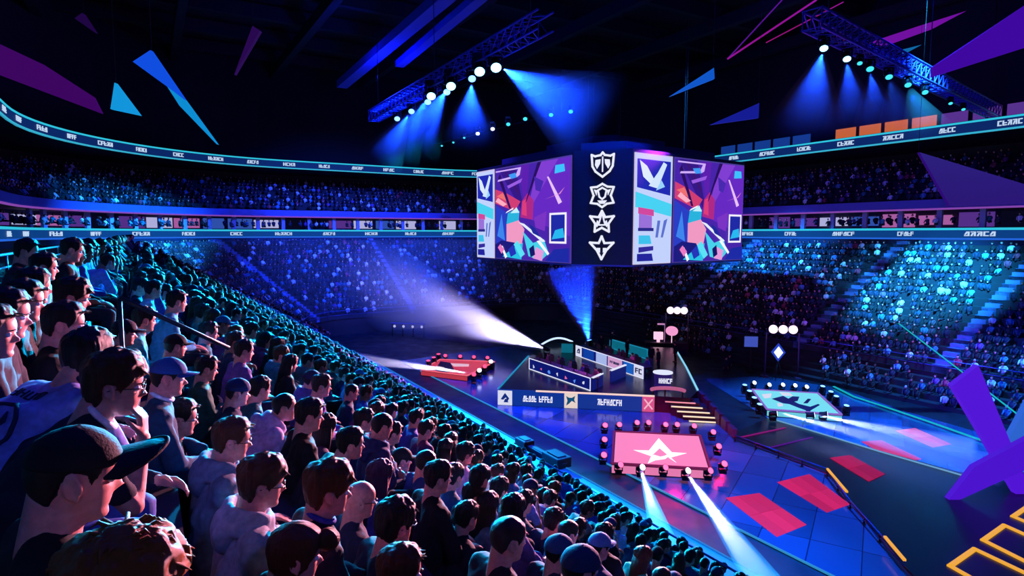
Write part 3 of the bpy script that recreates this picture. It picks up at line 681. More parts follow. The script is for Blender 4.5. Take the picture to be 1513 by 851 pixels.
# aisle handrails in the left stand
for ss_, k0, k1, lab in ((5.9, 0, 2, 'slim handrail running down the near aisle through the crowd'), (19.0, 0, 11, 'slim handrail running down the middle aisle of the left stand')):
    t = empty('aisle_handrail', ar(step_p(k0), ss_, step_z(k0)), 0, lab, 'handrail'); pts = [ar(step_p(k)-.3, ss_, step_z(k)+.98) for k in range(k0, k1)]
    b = MB(); b.tube(pts, .02, 8); child(b, 'handrail', mat('rail_teal', (24, 40, 60), .5, .3), t)
    for k in range(k0, k1, 2):
        b = MB(); b.tube([ar(step_p(k)-.3, ss_, step_z(k)), ar(step_p(k)-.3, ss_, step_z(k)+.97)], .018, 6); child(b, 'post', mat('rail_teal', (24, 40, 60), .5, .3), t)
t = railing('concourse_rail', 'cyan lit rail behind the top row of the left stand', [ar(-2.6, s, 11.0) for s in range(2, 50, 6)], .55, mat('rail_dark', (30, 40, 80), .4, .5), em('line_blue', (30, 130, 220), .8), 2.5, .03)

# road cases on the walkway
CASE = {}
for (x, y, sx, sy, sz, rz, lab) in ((822, 686, 1.3, .8, .55, .5, 'black equipment case with open tray top on the blue walkway'), (775, 661, .9, .6, .5, .6, 'small black equipment case farther along the blue walkway'), (795, 672, 1.5, .35, .3, .5, 'low black cable trunk between the two walkway cases')):
    p = at_z(x, y, 1.0); t = empty('equipment_case', p, PI/2+math.atan2(AS.y, AS.x)-PI/2, lab, 'case')
    b = MB(); b.box((0, 0, sz*.42), (sx, sy, sz*.75)); b.build('body', BLACK, t)
    b = MB(); b.box((0, 0, sz*.85), (sx, sy, sz*.12)); b.box((0, 0, sz*.95), (sx*.7, sy*.6, sz*.1)); b.build('lid', mat('case_lid', (36, 40, 70), .4), t)
    for s in (-1, 1):
        b = MB(); b.tube([(s*(sx/2+.01), -.12, sz*.5), (s*(sx/2+.06), -.08, sz*.5), (s*(sx/2+.06), .08, sz*.5), (s*(sx/2+.01), .12, sz*.5)], .015, 6); b.build('handle', STEEL, t)
    for s in (-1, 1):
        for q in (-1, 1):
            b = MB(); b.ball((s*sx*.4, q*sy*.35, .05), .05, 8, 6); b.build('wheel', BLACK, t)

# light towers on the dark floor
def tower(base, w, h, lab, tilt=0):
    t = empty('light_tower', base, SROT, lab, 'light')
    for s in (-1, 1):
        b = MB(); b.tube([(s*w/2, 0, 0), (s*w/2, 0, h)], .06, 8); b.box((s*w/2, 0, .04), (.5, .9, .08)); b.build('leg', mat('tower_pole', (90, 70, 120), .5, .4), t)
    b = MB(); b.tube([(-w/2-.2, 0, h), (w/2+.2, 0, h)], .06, 8); b.build('crossbar', BLACK, t)
    for i, x in enumerate((-w*.3, 0, w*.3)):
        b = MB(); b.ball((x, -.1, h+.25), (.36, .30, .36), 18, 12); b.build('globe', em('globe_white', (255, 225, 250), 1.6), t)
tower(at_z(1154, 557, 0.0), 2.6, 3.8, 'light tower with three glowing globes on the dark floor')
tower(at_z(999, 522, 0.0), 2.2, 4.1, 'smaller globe light tower near the far rail')
p = at_z(1148, 562, 0); t = empty('diamond_light', p, SROT, 'glowing blue diamond light on a tripod before the globe tower', 'light')
b = MB(); b.slab([(0, 0, 1.6), (.55, 0, 2.35), (0, 0, 3.1), (-.55, 0, 2.35)], (0, -1, 0), .12); b.build('frame', em('diamond_blue', (40, 70, 210), .8), t)
b = MB(); b.slab([(0, -.12, 1.85), (.36, -.12, 2.35), (0, -.12, 2.85), (-.36, -.12, 2.35)], (0, -1, 0), .03); b.build('panel', em('diamond_white', (215, 225, 255), 1.5), t)
for k in range(3):
    b = MB(); b.tube([(0, 0, 1.7), (.5*math.cos(k*2.1), .5*math.sin(k*2.1), 0)], .03, 6); b.build('leg', BLACK, t)
p = at_z(984, 521, 0); t = empty('camera_platform', p, SROT, 'dark camera riser with glowing pink discs near the far rail', 'platform')
b = MB(); b.box((0, 0, .55), (4.2, 1.6, 1.1)); b.build('riser', mat('riser_dark', (30, 20, 50), .6), t)
b = MB(); b.tube([(.5, -.3, 2.25), (.5, -.36, 2.32)], [.6, .6], 20); b.build('disc', em('disc_pink', (235, 150, 200), 1.1), t)
b = MB(); b.box((-.8, -.2, 1.75), (.9, .6, .7)); b.box((-.8, -.2, 1.25), (.3, .3, .4)); b.bar((.5, -.3, 1.1), (.5, -.3, 2.25), .08); b.build('lamp_case', em('case_pink', (255, 190, 220), 1.2), t)
b = MB(); b.bar((-.15, 0, 1.1), (-.15, 0, 2.9), .1); b.bar((-.9, 0, 2.9), (-.05, 0, 2.9), .14); b.build('stand', em('stand_pink', (225, 150, 210), .7), t)
p = at_z(1108, 550, 0); t = empty('video_screen', p, SROT, 'small blue video screen on a stand left of the diamond light', 'screen')
b = MB(); b.box((0, 0, 2.7), (1.2, .12, 1.0)); b.build('casing', DARK, t); b = MB(); b.box((0, -.07, 2.7), (1.1, .02, .9)); b.build('screen', em('screen_blue', (70, 90, 200), .8), t); b = MB(); b.bar((0, 0, 0), (0, 0, 2.3), .1); b.box((0, 0, .05), (.7, .7, .1)); b.build('stand', BLACK, t)
p = at_z(603, 498, 0); t = empty('team_bench', p, SROT, 'small bench with pale lamps in the dark corner left of the stage', 'bench')
b = MB(); b.box((0, 0, 1.6), (4.2, .3, .1)); b.build('canopy_bar', mat('bench_bar', (90, 90, 150), .5), t)
for k in range(4):
    b = MB(); b.bar((-1.9+k*1.27, 0, 0), (-1.9+k*1.27, 0, 1.6), .08); b.build('post', BLACK, t)
    b = MB(); b.ball((-1.6+k*1.1, -.1, 1.25), .16, 10, 8); b.build('lamp', em('bench_lamp', (190, 190, 240), .9), t)

# ---- scoreboard cube
def jw(x, y, Y): return at_y(x, y, Y)
A = jw(705, 300, 58.6); B = jw(847, 300, 45.5); C = jw(934, 300, 44.0); D = jw(1098, 300, 52.7)
ZT, ZB_ = 17.75, 9.6
O = Vector((8.6, 57.4, 0))
oct_ = [Vector((p.x, p.y, 0)) for p in (A, B, C, D)]; oct_ += [O*2-p for p in oct_]
jb = empty('scoreboard', (O.x, O.y, ZB_), 0, 'big hanging scoreboard cube with bright game screens and white crests', 'scoreboard')
b = MB(); b.prism([(p.x, p.y) for p in oct_], ZB_+.1, ZT+.3)
child(b, 'body', mat('cube_body', (10, 12, 44), .5), jb)
b = MB(); b.prism([tuple((O+(p-O)*.8)[:2]) for p in oct_], ZT+.3, ZT+1.2); b.prism([tuple((O+(p-O)*.45)[:2]) for p in oct_], ZT+1.2, ZT+2.4); child(b, 'top_truss', mat('cube_top', (18, 18, 60), .6), jb)
b = MB()
for p in oct_: b.bar(O+(p-O)*.6+UP*(ZT+1.2), O+(p-O)*.6+UP*32.9, .035)
child(b, 'hoist_cable', BLACK, jb)
b = MB()
for i in range(8): b.bar(oct_[i]+UP*(ZB_+.05), oct_[(i+1) % 8]+UP*(ZB_+.05), .12, .12)
child(b, 'bottom_rail', mat('cube_rail', (80, 80, 150), .4, .3), jb)
SCOL = {}
def sm(rgb, s=1.05): return em('scr_%d_%d_%d' % rgb, rgb, s)
MAIN = [((70, 34, 165), [(0, 0), (1, 0), (1, 1), (0, 1)]), ((100, 40, 190), [(.45, .45), (1, .25), (1, 1), (.7, 1)]), ((126, 60, 205), [(.45, .45), (.62, 1), (.86, 1)]), ((52, 22, 130), [(.45, .45), (.05, 1), (.3, 1)]), ((90, 30, 170), [(.45, .5), (.35, 1), (.5, 1)]),
  ((40, 60, 190), [(0, .1), (.2, .15), (.2, .5), (0, .6)]), ((60, 130, 230), [(.03, .25), (.15, .2), (.1, .5)]), ((205, 60, 110), [(0, .62), (.3, .52), (.38, .62), (.18, .72), (0, .78)]), ((235, 110, 110), [(.02, .7), (.22, .62), (.12, .73)]),
  ((170, 40, 130), [(.38, .45), (.55, .42), (.56, .62), (.48, .70), (.4, .62)]), ((215, 60, 120), [(.4, .48), (.47, .46), (.46, .64), (.41, .62)]), ((60, 20, 110), [(.36, .68), (.36, .73), (.16, .98), (.13, .98)]), ((40, 14, 90), [(.45, .60), (.47, .62), (.66, 1), (.61, 1)]), ((40, 14, 90), [(.22, .55), (.25, .55), (.08, .95), (.05, .9)]),
  ((235, 150, 190), [(.18, .18), (.40, .15), (.44, .32), (.36, .42), (.18, .38)]), ((40, 175, 215), [(.18, .38), (.36, .42), (.37, .52), (.30, .54), (.2, .50)]), ((190, 235, 250), [(.24, .50), (.37, .50), (.33, .56)]),
  ((26, 24, 120), [(0, 0), (.4, 0), (.3, .18), (.1, .2), (0, .15)]), ((40, 190, 225), [(.12, .02), (.4, .0), (.42, .18), (.28, .12)]), ((70, 205, 230), [(.42, .30), (.56, .18), (.70, .22), (.76, .08), (.66, .0), (.5, .04)]), ((225, 235, 255), [(.36, .40), (.44, .38), (.72, .20), (.68, .19)]), ((30, 40, 150), [(.5, .38), (.58, .34), (.66, .24), (.56, .28)]),
  ((225, 150, 215), [(.56, .02), (.68, .0), (.70, .1), (.6, .14)]), ((28, 40, 160), [(.72, .0), (1, 0), (1, .14), (.82, .12)]), ((240, 235, 255), [(.77, .18), (.97, .18), (.97, .48), (.77, .48)]), ((30, 40, 160), [(.79, .20), (.95, .20), (.95, .46), (.79, .46)]), ((40, 180, 235), [(.80, .22), (.95, .24), (.93, .33), (.84, .31)]),
  ((60, 190, 250), [(.83, .86), (.95, .87), (.94, .94), (.84, .94)]), ((205, 170, 250), [(.02, .98), (.4, .98), (.38, .90), (.34, .88), (.05, .86), (.06, .88), (.32, .90), (.36, .965), (.02, .965)]), ((60, 150, 240), [(.22, .92), (.32, .93), (.34, .88), (.26, .87)]),
  ((230, 190, 250), [(.74, .84), (.76, .84), (.92, .58), (.88, .56)]), ((220, 130, 200), [(.72, .62), (.9, .66), (.95, .72), (.88, .66)]), ((240, 240, 255), [(.1, .14), (.13, .14), (.2, .02), (.17, .0)]), ((150, 90, 220), [(.2, .8), (.42, .86), (.40, .82), (.22, .77)]), ((70, 40, 170), [(.58, .86), (.70, .80), (.66, .70), (.60, .72)]), ((250, 170, 190), [(.02, .64), (.14, .58), (.2, .60), (.06, .68)]), ((120, 50, 190), [(.58, .44), (.74, .5), (.72, .3), (.60, .34)]), ((90, 220, 240), [(.30, .16), (.36, .20), (.46, .06), (.40, .02)]), ((240, 240, 255), [(.18, .50), (.2, .52), (.3, .56), (.29, .54)]), ((36, 50, 180), [(.22, .10), (.3, .16), (.34, .06), (.26, .02)]), ((20, 20, 100), [(.52, .12), (.58, .16), (.60, .06), (.54, .03)]), ((230, 120, 190), [(.06, .12), (.10, .16), (.16, .10), (.12, .05)]), ((240, 240, 255), [(.62, .20), (.76, .06), (.78, .08), (.66, .21)])]
SIDE = [((190, 205, 245), [(0, 0), (1, 0), (1, 1), (0, 1)]), ((30, 40, 170), [(.04, .70), (.96, .64), (.96, .96), (.04, .96)]), ((215, 230, 255), [(.1, .95), (.3, .9), (.5, .78), (.4, .74), (.2, .8)]), ((205, 225, 255), [(.35, .72), (.6, .85), (.75, .95), (.85, .93), (.6, .7)]), ((150, 205, 245), [(.55, .68), (.8, .72), (.7, .78)]),
  ((70, 205, 235), [(.0, .52), (1, .44), (1, .56), (0, .66)]), ((205, 70, 150), [(.08, .46), (.5, .44), (.5, .50), (.08, .52)]), ((150, 110, 210), [(.1, .32), (.45, .32), (.45, .44), (.1, .46)]), ((40, 40, 130), [(.08, .30), (.5, .30), (.5, .33), (.08, .33)]),
  ((60, 190, 230), [(.1, .18), (.45, .18), (.4, .26), (.1, .26)]), ((50, 40, 150), [(.1, .10), (.5, .12), (.5, .16), (.1, .15)]), ((34, 34, 150), [(.06, .02), (.5, .02), (.46, .09), (.06, .09)]), ((90, 110, 200), [(.55, .24), (.62, .24), (.68, .40), (.6, .40)]), ((90, 110, 200), [(.7, .24), (.76, .24), (.88, .42), (.78, .40)])]
def screen(P, Q, parts):
    u = (Q-P).normalized(); L = (Q-P).length; n = Vector((u.y, -u.x, 0)); h = ZT-ZB_-.3
    for (x0, x1, polys, nm) in parts:
        cols = []; b = MB()
        panel_rect(b, P+UP*ZB_, u, n, L*x0-.06, L*x1+.06, ZB_+.15, ZT+.03, .0, .09, 0); cols.append(em('screen_bezel', (225, 215, 255), .8) if nm == 'side_screen' else em('bezel_violet', (90, 70, 180), .7))
        for k, (rgb, pts) in enumerate(polys):
            m = sm(rgb)
            if m not in cols: cols.append(m)
            b.slab([P+u*(L*(x0+(x1-x0)*x))+n*(.09+.004*k)+UP*(ZB_+.22+y*(h-.0)) for x, y in pts], n, .004, cols.index(m))
        child(b, nm, cols, jb)
screen(oct_[0], oct_[1], [(.012, .22, SIDE, 'side_screen'), (.245, .985, MAIN, 'main_screen')])
screen(oct_[2], oct_[3], [(.015, .305, SIDE, 'side_screen'), (.33, .985, MAIN, 'main_screen')])
for i in (4, 6): screen(oct_[i], oct_[i+1], [(.012, .22, SIDE, 'side_screen'), (.245, .985, MAIN, 'main_screen')])
def crest(P, Q, zc, h, polys):
    u = (Q-P).normalized(); n = Vector((u.y, -u.x, 0)); mid = (P+Q)/2; b = MB()
    for pts in polys: b.slab([mid+u*((x-.5)*h)+n*.02+UP*(zc+(y-.5)*h) for x, y in pts], n, .05)
    child(b, 'crest', em('crest_white', (235, 238, 255), 1.0), jb)
def lines(pts, w, close=True):
    out = []; n = len(pts)
    for i in range(n if close else n-1):
        a, c = Vector((*pts[i], 0)), Vector((*pts[(i+1) % n], 0)); d = (c-a).normalized(); q = Vector((-d.y, d.x, 0))*w/2
        out.append([tuple((a-d*w*.4-q)[:2]), tuple((c+d*w*.4-q)[:2]), tuple((c+d*w*.4+q)[:2]), tuple((a-d*w*.4+q)[:2])])
    return out
CR1 = lines([(.5, .98), (.42, .88), (.2, .84), (.06, .9), (.1, .45), (.22, .25), (.5, .04), (.78, .25), (.9, .45), (.94, .9), (.8, .84), (.58, .88)], .08)+[[(.22, .70), (.42, .72), (.40, .55), (.28, .35), (.2, .5)], [(.78, .70), (.58, .72), (.60, .55), (.72, .35), (.8, .5)]]+lines([(.5, .8), (.5, .25)], .05, False)
CR2 = lines([(.5, .98), (.28, .86), (.02, .84), (.14, .5), (.02, .2), (.3, .16), (.5, .02), (.7, .16), (.98, .2), (.86, .5), (.98, .84), (.72, .86)], .085)+[[(.3, .3), (.7, .3), (.6, .16), (.4, .16)], [(.14, .76), (.3, .72), (.26, .5)], [(.86, .76), (.7, .72), (.74, .5)]]+lines([(.32, .72), (.5, .82), (.68, .72), (.62, .45), (.5, .35), (.38, .45)], .07)
CR3 = lines([(.5, .98), (.36, .72), (.0, .76), (.22, .45), (.2, .12), (.5, .28), (.8, .12), (.78, .45), (1, .76), (.64, .72)], .09)+lines([(.5, .9), (.36, .4), (.64, .4)], .06)+[[(.3, .6), (.4, .5), (.3, .3), (.24, .4)], [(.7, .6), (.6, .5), (.7, .3), (.76, .4)]]
CR4 = lines([(.5, .98), (.38, .70), (.0, .72), (.3, .4), (.5, .03), (.7, .4), (1, .72), (.62, .70)], .09)+[[(.3, .5), (.44, .5), (.44, .3), (.3, .35)], [(.7, .5), (.56, .5), (.56, .3), (.7, .35)]]
for (a, c) in ((1, 2), (5, 6), (3, 4), (7, 0)):
    for zc, h, cr in ((16.95, 1.85, CR1), (14.75, 1.75, CR2), (12.8, 1.75, CR3), (10.95, 1.75, CR4)):
        crest(oct_[a], oct_[c], zc, h, cr)

# ---- trusses and roof lamps
def truss(label, a, c, w, m, m2):
    a, c = Vector(a), Vector(c); t = empty('lighting_truss', a, 0, label, 'truss'); d = (c-a).normalized(); sx = d.cross(UP).normalized(); L = (c-a).length
    cs = [(sx*w/2*i+UP*w/2*j) for i, j in ((-1, -1), (1, -1), (1, 1), (-1, 1))]
    for q in cs:
        b = MB(); b.tube([a+q, c+q], .07, 8); child(b, 'chord', m, t)
    b = MB(); k = int(L/w)
    for i in range(k):
        for e, f in ((0, 1), (1, 2), (2, 3), (3, 0)):
            p0, p1 = a+d*(i*w), a+d*((i+1)*w); b.bar(p0+cs[e], p1+cs[f], .05); b.bar(p0+cs[e], p0+cs[f], .05)
    child(b, 'lacing', m2, t)
    for f in (.05, .5, .95):
        b = MB(); b.tube([a+(c-a)*f+UP*w/2, Vector(((a+(c-a)*f).x, (a+(c-a)*f).y, 32.9))], .03, 6); child(b, 'hoist_cable', BLACK, t)
    return t
TV = mat('truss_violet', (90, 70, 190), .4, .5); TB = mat('truss_blue', (50, 60, 170), .4, .5)  # purple lamp light on the chords is put into the violet
ta, tb = at_z(552, 172, 23.6), at_z(806, 30, 23.6)
truss('long lighting truss with bright blue spotlights above the left side', ta, tb, 1.0, TB, TB)
tc, td = at_z(1200, 28, 22.3), at_z(1470, 166, 22.3)
truss('diagonal lighting truss with blue spotlights above the right stand', tc, td, .9, TV, TV)
te, tf = at_z(640, 214, 24.4), at_z(860, 158, 24.4)
b = MB(); b.tube([te, tf], .08, 8); t = empty('lamp_bar', te, 0, 'thin bar with small twinkling lamps under the roof behind the cube', 'lamp bar'); child(b, 'pipe', BLACK, t)
for f in (.1, .9):
    b = MB(); b.tube([te+(tf-te)*f, te+(tf-te)*f+UP*8.4], .03, 6); child(b, 'hoist_cable', BLACK, t)
DN = Vector((-.15, .1, -1))
LL = [(587, 172), (608, 161), (632, 147), (637, 137), (660, 132), (666, 122), (697, 112), (708, 100), (732, 94)]
for i, (x, y) in enumerate(LL):
    big = i in (3, 5, 7, 8)
    moving_light(at_z(x, y, 22.7), Vector((.1, -.7, -.7)) , 'bright spotlight on the left roof truss, %s from its far end' % ORD[i], 'cyan' if big else 'blue', 2.2 if big else 1.7, 'spotlights on the left roof truss', True)
RL = [(1217, 66), (1251, 82), (1270, 90), (1285, 97), (1313, 109), (1341, 121), (1366, 132), (1404, 150), (1423, 159)]
for i, (x, y) in enumerate(RL):
    moving_light(at_z(x, y, 21.5), Vector((-.2, -.55, -.8)), 'spotlight on the diagonal right truss, %s from its near end' % ORD[i], 'cyan' if i in (0, 1) else 'teal', 1.3 if i in (0, 1, 3, 4, 5, 6) else .9, 'spotlights on the right roof truss', True)
for i, (x, y) in enumerate([(653, 214), (670, 209), (686, 202), (706, 195), (728, 188), (751, 181), (776, 173), (814, 167), (843, 162)]):
    moving_light(at_z(x, y, 24.0), Vector((0, -.7, -.7)), 'small roof lamp on the thin bar behind the cube, %s from its left end' % ORD[i], 'white' if i in (3, 4) else 'teal', 1.5 if i > 2 else 1.0, 'small lamps on the thin roof bar', True)
for (lab, a, c, w) in (('broad blue lit roof duct crossing the dark ceiling', at_z(505, 125, 30), at_z(665, -12, 30), 1.2), ('second blue lit roof duct beside the broad one', at_z(590, 95, 30), at_z(718, -12, 30), .9)):
    b = MB(); b.bar(a, c, w, w*.7); t = tag(b.build('roof_duct', mat('duct_blue', (70, 80, 200), .5)), lab, 'duct')

# ---- flat overlay graphics, built as added glowing slabs
def shard(label, pix, Y, rgb, s, tip=None, thick=.25, cable=True):
    P = [at_y(x, y, Y) for x, y in pix]; c0 = sum(P, Vector())/len(P)
    t = empty('light_shard', c0, 0, label, 'light shard', 'angular light shards')
    b = MB(); b.slab(P, (0, 1, 0), thick); child(b, 'panel', em('shard_%d_%d_%d' % rgb, rgb, s), t)  # panel here is the added slab of the overlay graphic
    if tip:
        b = MB(); b.slab([at_y(x, y, Y) for x, y in tip[0]], (0, 1, 0), thick); child(b, 'tip_panel', em('shard_%d_%d_%d' % tip[1], tip[1], s), t)
    if cable:
        b = MB(); top = max(P, key=lambda p: p.z); b.tube([top+Vector((0, thick/2, 0)), Vector((top.x, Y+thick/2, 32.9))], .012, 5); child(b, 'cable', BLACK, t)  # added above each overlay shard
shard('long blue light shard with cyan tip hanging at upper left', [(196, 91), (222, 74), (272, 147), (247, 128)], 30, (18, 84, 240), .85, ([(247, 128), (272, 147), (320, 213), (265, 156)], (14, 150, 225)))
shard('small cyan triangular shard hanging above the left ribbon', [(169, 122), (205, 170), (163, 161)], 29, (20, 160, 235), .85)
shard('dim purple shard hanging low at the far left edge', [(-8, 62), (60, 94), (136, 143), (148, 167), (-8, 108)], 31, (78, 8, 120), .6)
shard('thin faint violet sliver shard hanging near the ceiling', [(373, 38), (384, 45), (346, 110)], 30, (52, 12, 96), .6)
shard('tiny violet shard high in the dark upper left corner', [(110, 27), (121, 19), (140, 48)], 30, (40, 8, 80), .6)
shard('slim blue shard hanging above the scoreboard right side', [(990, 142), (1055, 100), (1056, 116)], 32, (20, 96, 220), .8)
shard('blue triangular shard hanging above the right upper ribbon end', [(1050, 184), (1122, 152), (1121, 174)], 34, (26, 34, 170), .7)
shard('magenta sliver shard hanging behind the right truss', [(1287, 62), (1356, 39), (1428, 16), (1379, 42), (1310, 67)], 52, (128, 20, 180), .75)
shard('large violet shard hanging at the upper right edge', [(1380, 98), (1540, -8), (1540, 62), (1380, 113)], 30, (72, 10, 180), .75)
shard('small teal shard hanging below the magenta sliver', [(1330, 74), (1362, 66), (1338, 79)], 50, (20, 120, 190), .7)
shard('dark purple triangular sail hanging before the right upper seats', [(1359, 225), (1540, 280), (1540, 300), (1404, 305)], 37, (58, 8, 140), .55)
shard('tall violet shard standing on the floor at the right edge', [(1407, 570), (1446, 540), (1520, 718), (1520, 762)], 27, (92, 24, 235), .8, None, .3, False)
shard('low violet shard leaning across the tall one', [(1393, 750), (1440, 690), (1525, 645), (1525, 690)], 26.4, (84, 20, 225), .8, None, .3, False)
shard('blue shard wedge crossing behind the tall violet one', [(1487, 655), (1525, 585), (1525, 705), (1492, 680)], 27.6, (50, 110, 225), .8, None, .3, False)
def beam_tube(label, a, c, r, rgb, s=.9):  # laser beams in the air, drawn as thin glowing tubes
    b = MB(); b.tube([a, c], r, 8); tag(b.build('laser_line', em('neon_%d_%d_%d' % rgb, rgb, s)), label, 'laser')
beam_tube('thin teal laser line slanting over the right floor', at_y(1328, 478, 42), at_y(1540, 640, 27.2), .035, (20, 190, 190))
beam_tube('long magenta laser line rising under the roof, lowest of the fan', at_y(1075, 87, 36), at_y(1206, 0, 36), .05, (150, 20, 150))
beam_tube('violet laser line rising steeply under the roof', at_y(1075, 87, 36.2), at_y(1160, -5, 36.2), .035, (90, 20, 150))
beam_tube('thin magenta laser line right of the fan under the roof', at_y(1132, 63, 36.4), at_y(1246, 3, 36.4), .03, (150, 20, 120))
# ================================================================== PEOPLE
HEADH = .235
def interp(tab, x): return float(np.interp(x, [t[0] for t in tab], [t[1] for t in tab]))
T_F = [(0, .050), (.02, .070), (.06, .080), (.11, .081), (.16, .074), (.19, .078), (.215, .083), (.24, .079), (.265, .085), (.30, .081), (.34, .081), (.42, .080), (.48, .077), (.53, .081), (.57, .088), (.65, .090), (.75, .085), (.85, .069), (.93, .046), (.98, .02), (1, 0)]
T_B = [(0, .01), (.08, -.01), (.16, -.035), (.25, -.066), (.35, -.086), (.45, -.097), (.55, -.103), (.65, -.104), (.75, -.098), (.85, -.082), (.93, -.056), (.98, -.026), (1, 0)]
T_W = [(0, .022), (.04, .036), (.1, .047), (.18, .056), (.26, .062), (.35, .067), (.45, .070), (.55, .074), (.65, .077), (.75, .074), (.85, .062), (.93, .042), (.98, .02), (1, .002)]
NH, NA = 64, 96
def smooth(a, b, x):
    t = min(1, max(0, (x-a)/(b-a))); return t*t*(3-2*t)
def head_grid():
    G = np.zeros((NH, NA, 3)); HA = np.zeros((NH, NA, 2))
    for i in range(NH):
        h = .5-.5*math.cos(PI*i/(NH-1)); h = min(max(h, .0005), .9995)
        xf, xb, w = interp(T_F, h), interp(T_B, h), interp(T_W, h); cx = (xf+xb)/2*.6
        for j in range(NA):
            a = 2*PI*j/NA; c, s = math.cos(a), math.sin(a); e = .88
            x = cx+(xf-cx if c > 0 else cx-xb)*math.copysign(abs(c)**e, c); y = w*math.copysign(abs(s)**e, s)
            if c > 0:
                fy = abs(y)
                nose = math.exp(-(y/.0105)**2)*(smooth(.30, .35, h)*(1-smooth(.37, .56, h)))*.030
                nost = math.exp(-((fy-.014)/.009)**2)*math.exp(-((h-.345)/.03)**2)*.008
                sock = math.exp(-((fy-.033)/.016)**2)*math.exp(-((h-.495)/.035)**2)*.010
                brow = math.exp(-((fy-.033)/.022)**2)*math.exp(-((h-.56)/.025)**2)*.004
                cheek = math.exp(-((fy-.048)/.016)**2)*math.exp(-((h-.40)/.06)**2)*.005
                eye = math.exp(-((fy-.033)/.010)**2)*math.exp(-((h-.49)/.022)**2)*.006
                x += (nose+nost-sock+brow+cheek+eye)
            G[i, j] = (x, y, (h-.5)*HEADH); HA[i, j] = (h, a if a <= PI else 2*PI-a)
    return G, HA
HG, HHA = head_grid()
def grid_normals(G):
    du = np.roll(G, -1, 1)-np.roll(G, 1, 1); dv = np.zeros_like(G); dv[1:-1] = G[2:]-G[:-2]; dv[0] = G[1]-G[0]; dv[-1] = G[-1]-G[-2]
    n = np.cross(du, dv); n /= (np.linalg.norm(n, axis=2, keepdims=True)+1e-9); n[0] = (0, 0, -1); n[-1] = (0, 0, 1); return n
HN = grid_normals(HG)
def grid_faces():
    f = [(i*NA+j, i*NA+(j+1) % NA, (i+1)*NA+(j+1) % NA, (i+1)*NA+j) for i in range(NH-1) for j in range(NA)]
    return f+[tuple(range(NA))[::-1], tuple(range((NH-1)*NA, NH*NA))]
def ears(mb, M=Matrix.Identity(4)):
    for s in (-1, 1):
        R = Matrix.Rotation(s*.35, 3, 'Z')@Matrix.Rotation(-.15, 3, 'Y')
        c = Vector((-.012, s*.074, -.008)); pts = []
        for k in range(13):
            t = -2.4+4.6*k/12; pts.append(M@(c+R@Vector((.017*math.cos(t+PI/2)*-1, s*.008, .031*math.sin(t+PI/2)))))
        mb.tube(pts, .0052, 7); q = [c+R@Vector((.002, 0, -.002))]
        vs = MB(); vs.ball((0, 0, 0), (.014, .006, .027), 10, 8, 0, R)
        mb.add([M@(Vector(v)+q[0]) for v in vs.v], vs.f, 0, True); vs = MB(); vs.ball((0, 0, 0), (.009, .006, .010), 8, 6)
        mb.add([M@(Vector(v)+c+R@Vector((.004, s*.002, -.028))) for v in vs.v], vs.f, 0, True)
def hair_mask(h, a, style):
    """1 where hair grows; h height 0 chin .. 1 crown, a angle 0 front .. pi back"""
    if style in ('cap', 'beanie'):
        line = {'cap': .64, 'beanie': .60}[style]; return smooth(line-.03, line+.03, h)
    line = float(np.interp(a, [0, .45, .8, 1.05, 1.25, 1.45, 1.75, 1.95, 2.4, PI], [.80, .79, .74, .62, .44, .57, .61, .38, .24, .20]))
    if style in ('fringe', 'tousled'): line = float(np.interp(a, [0, .5, .85, 1.1, 1.3, 1.5, 1.75, 1.95, 2.4, PI], [.68, .67, .63, .56, .42, .56, .60, .34, .20, .17]))
    if style == 'crew': line += .02
    if style in ('long', 'bun'): line = float(np.interp(a, [0, .45, .9, 1.2, 1.5, 1.9, PI], [.80, .77, .62, .38, .30, .12, .05]))
    return smooth(line-.035, line+.035, h)
HT = {'tousled': .026, 'short': .017, 'fringe': .024, 'crew': .009, 'long': .022, 'bun': .016, 'cap': .014, 'beanie': .016}
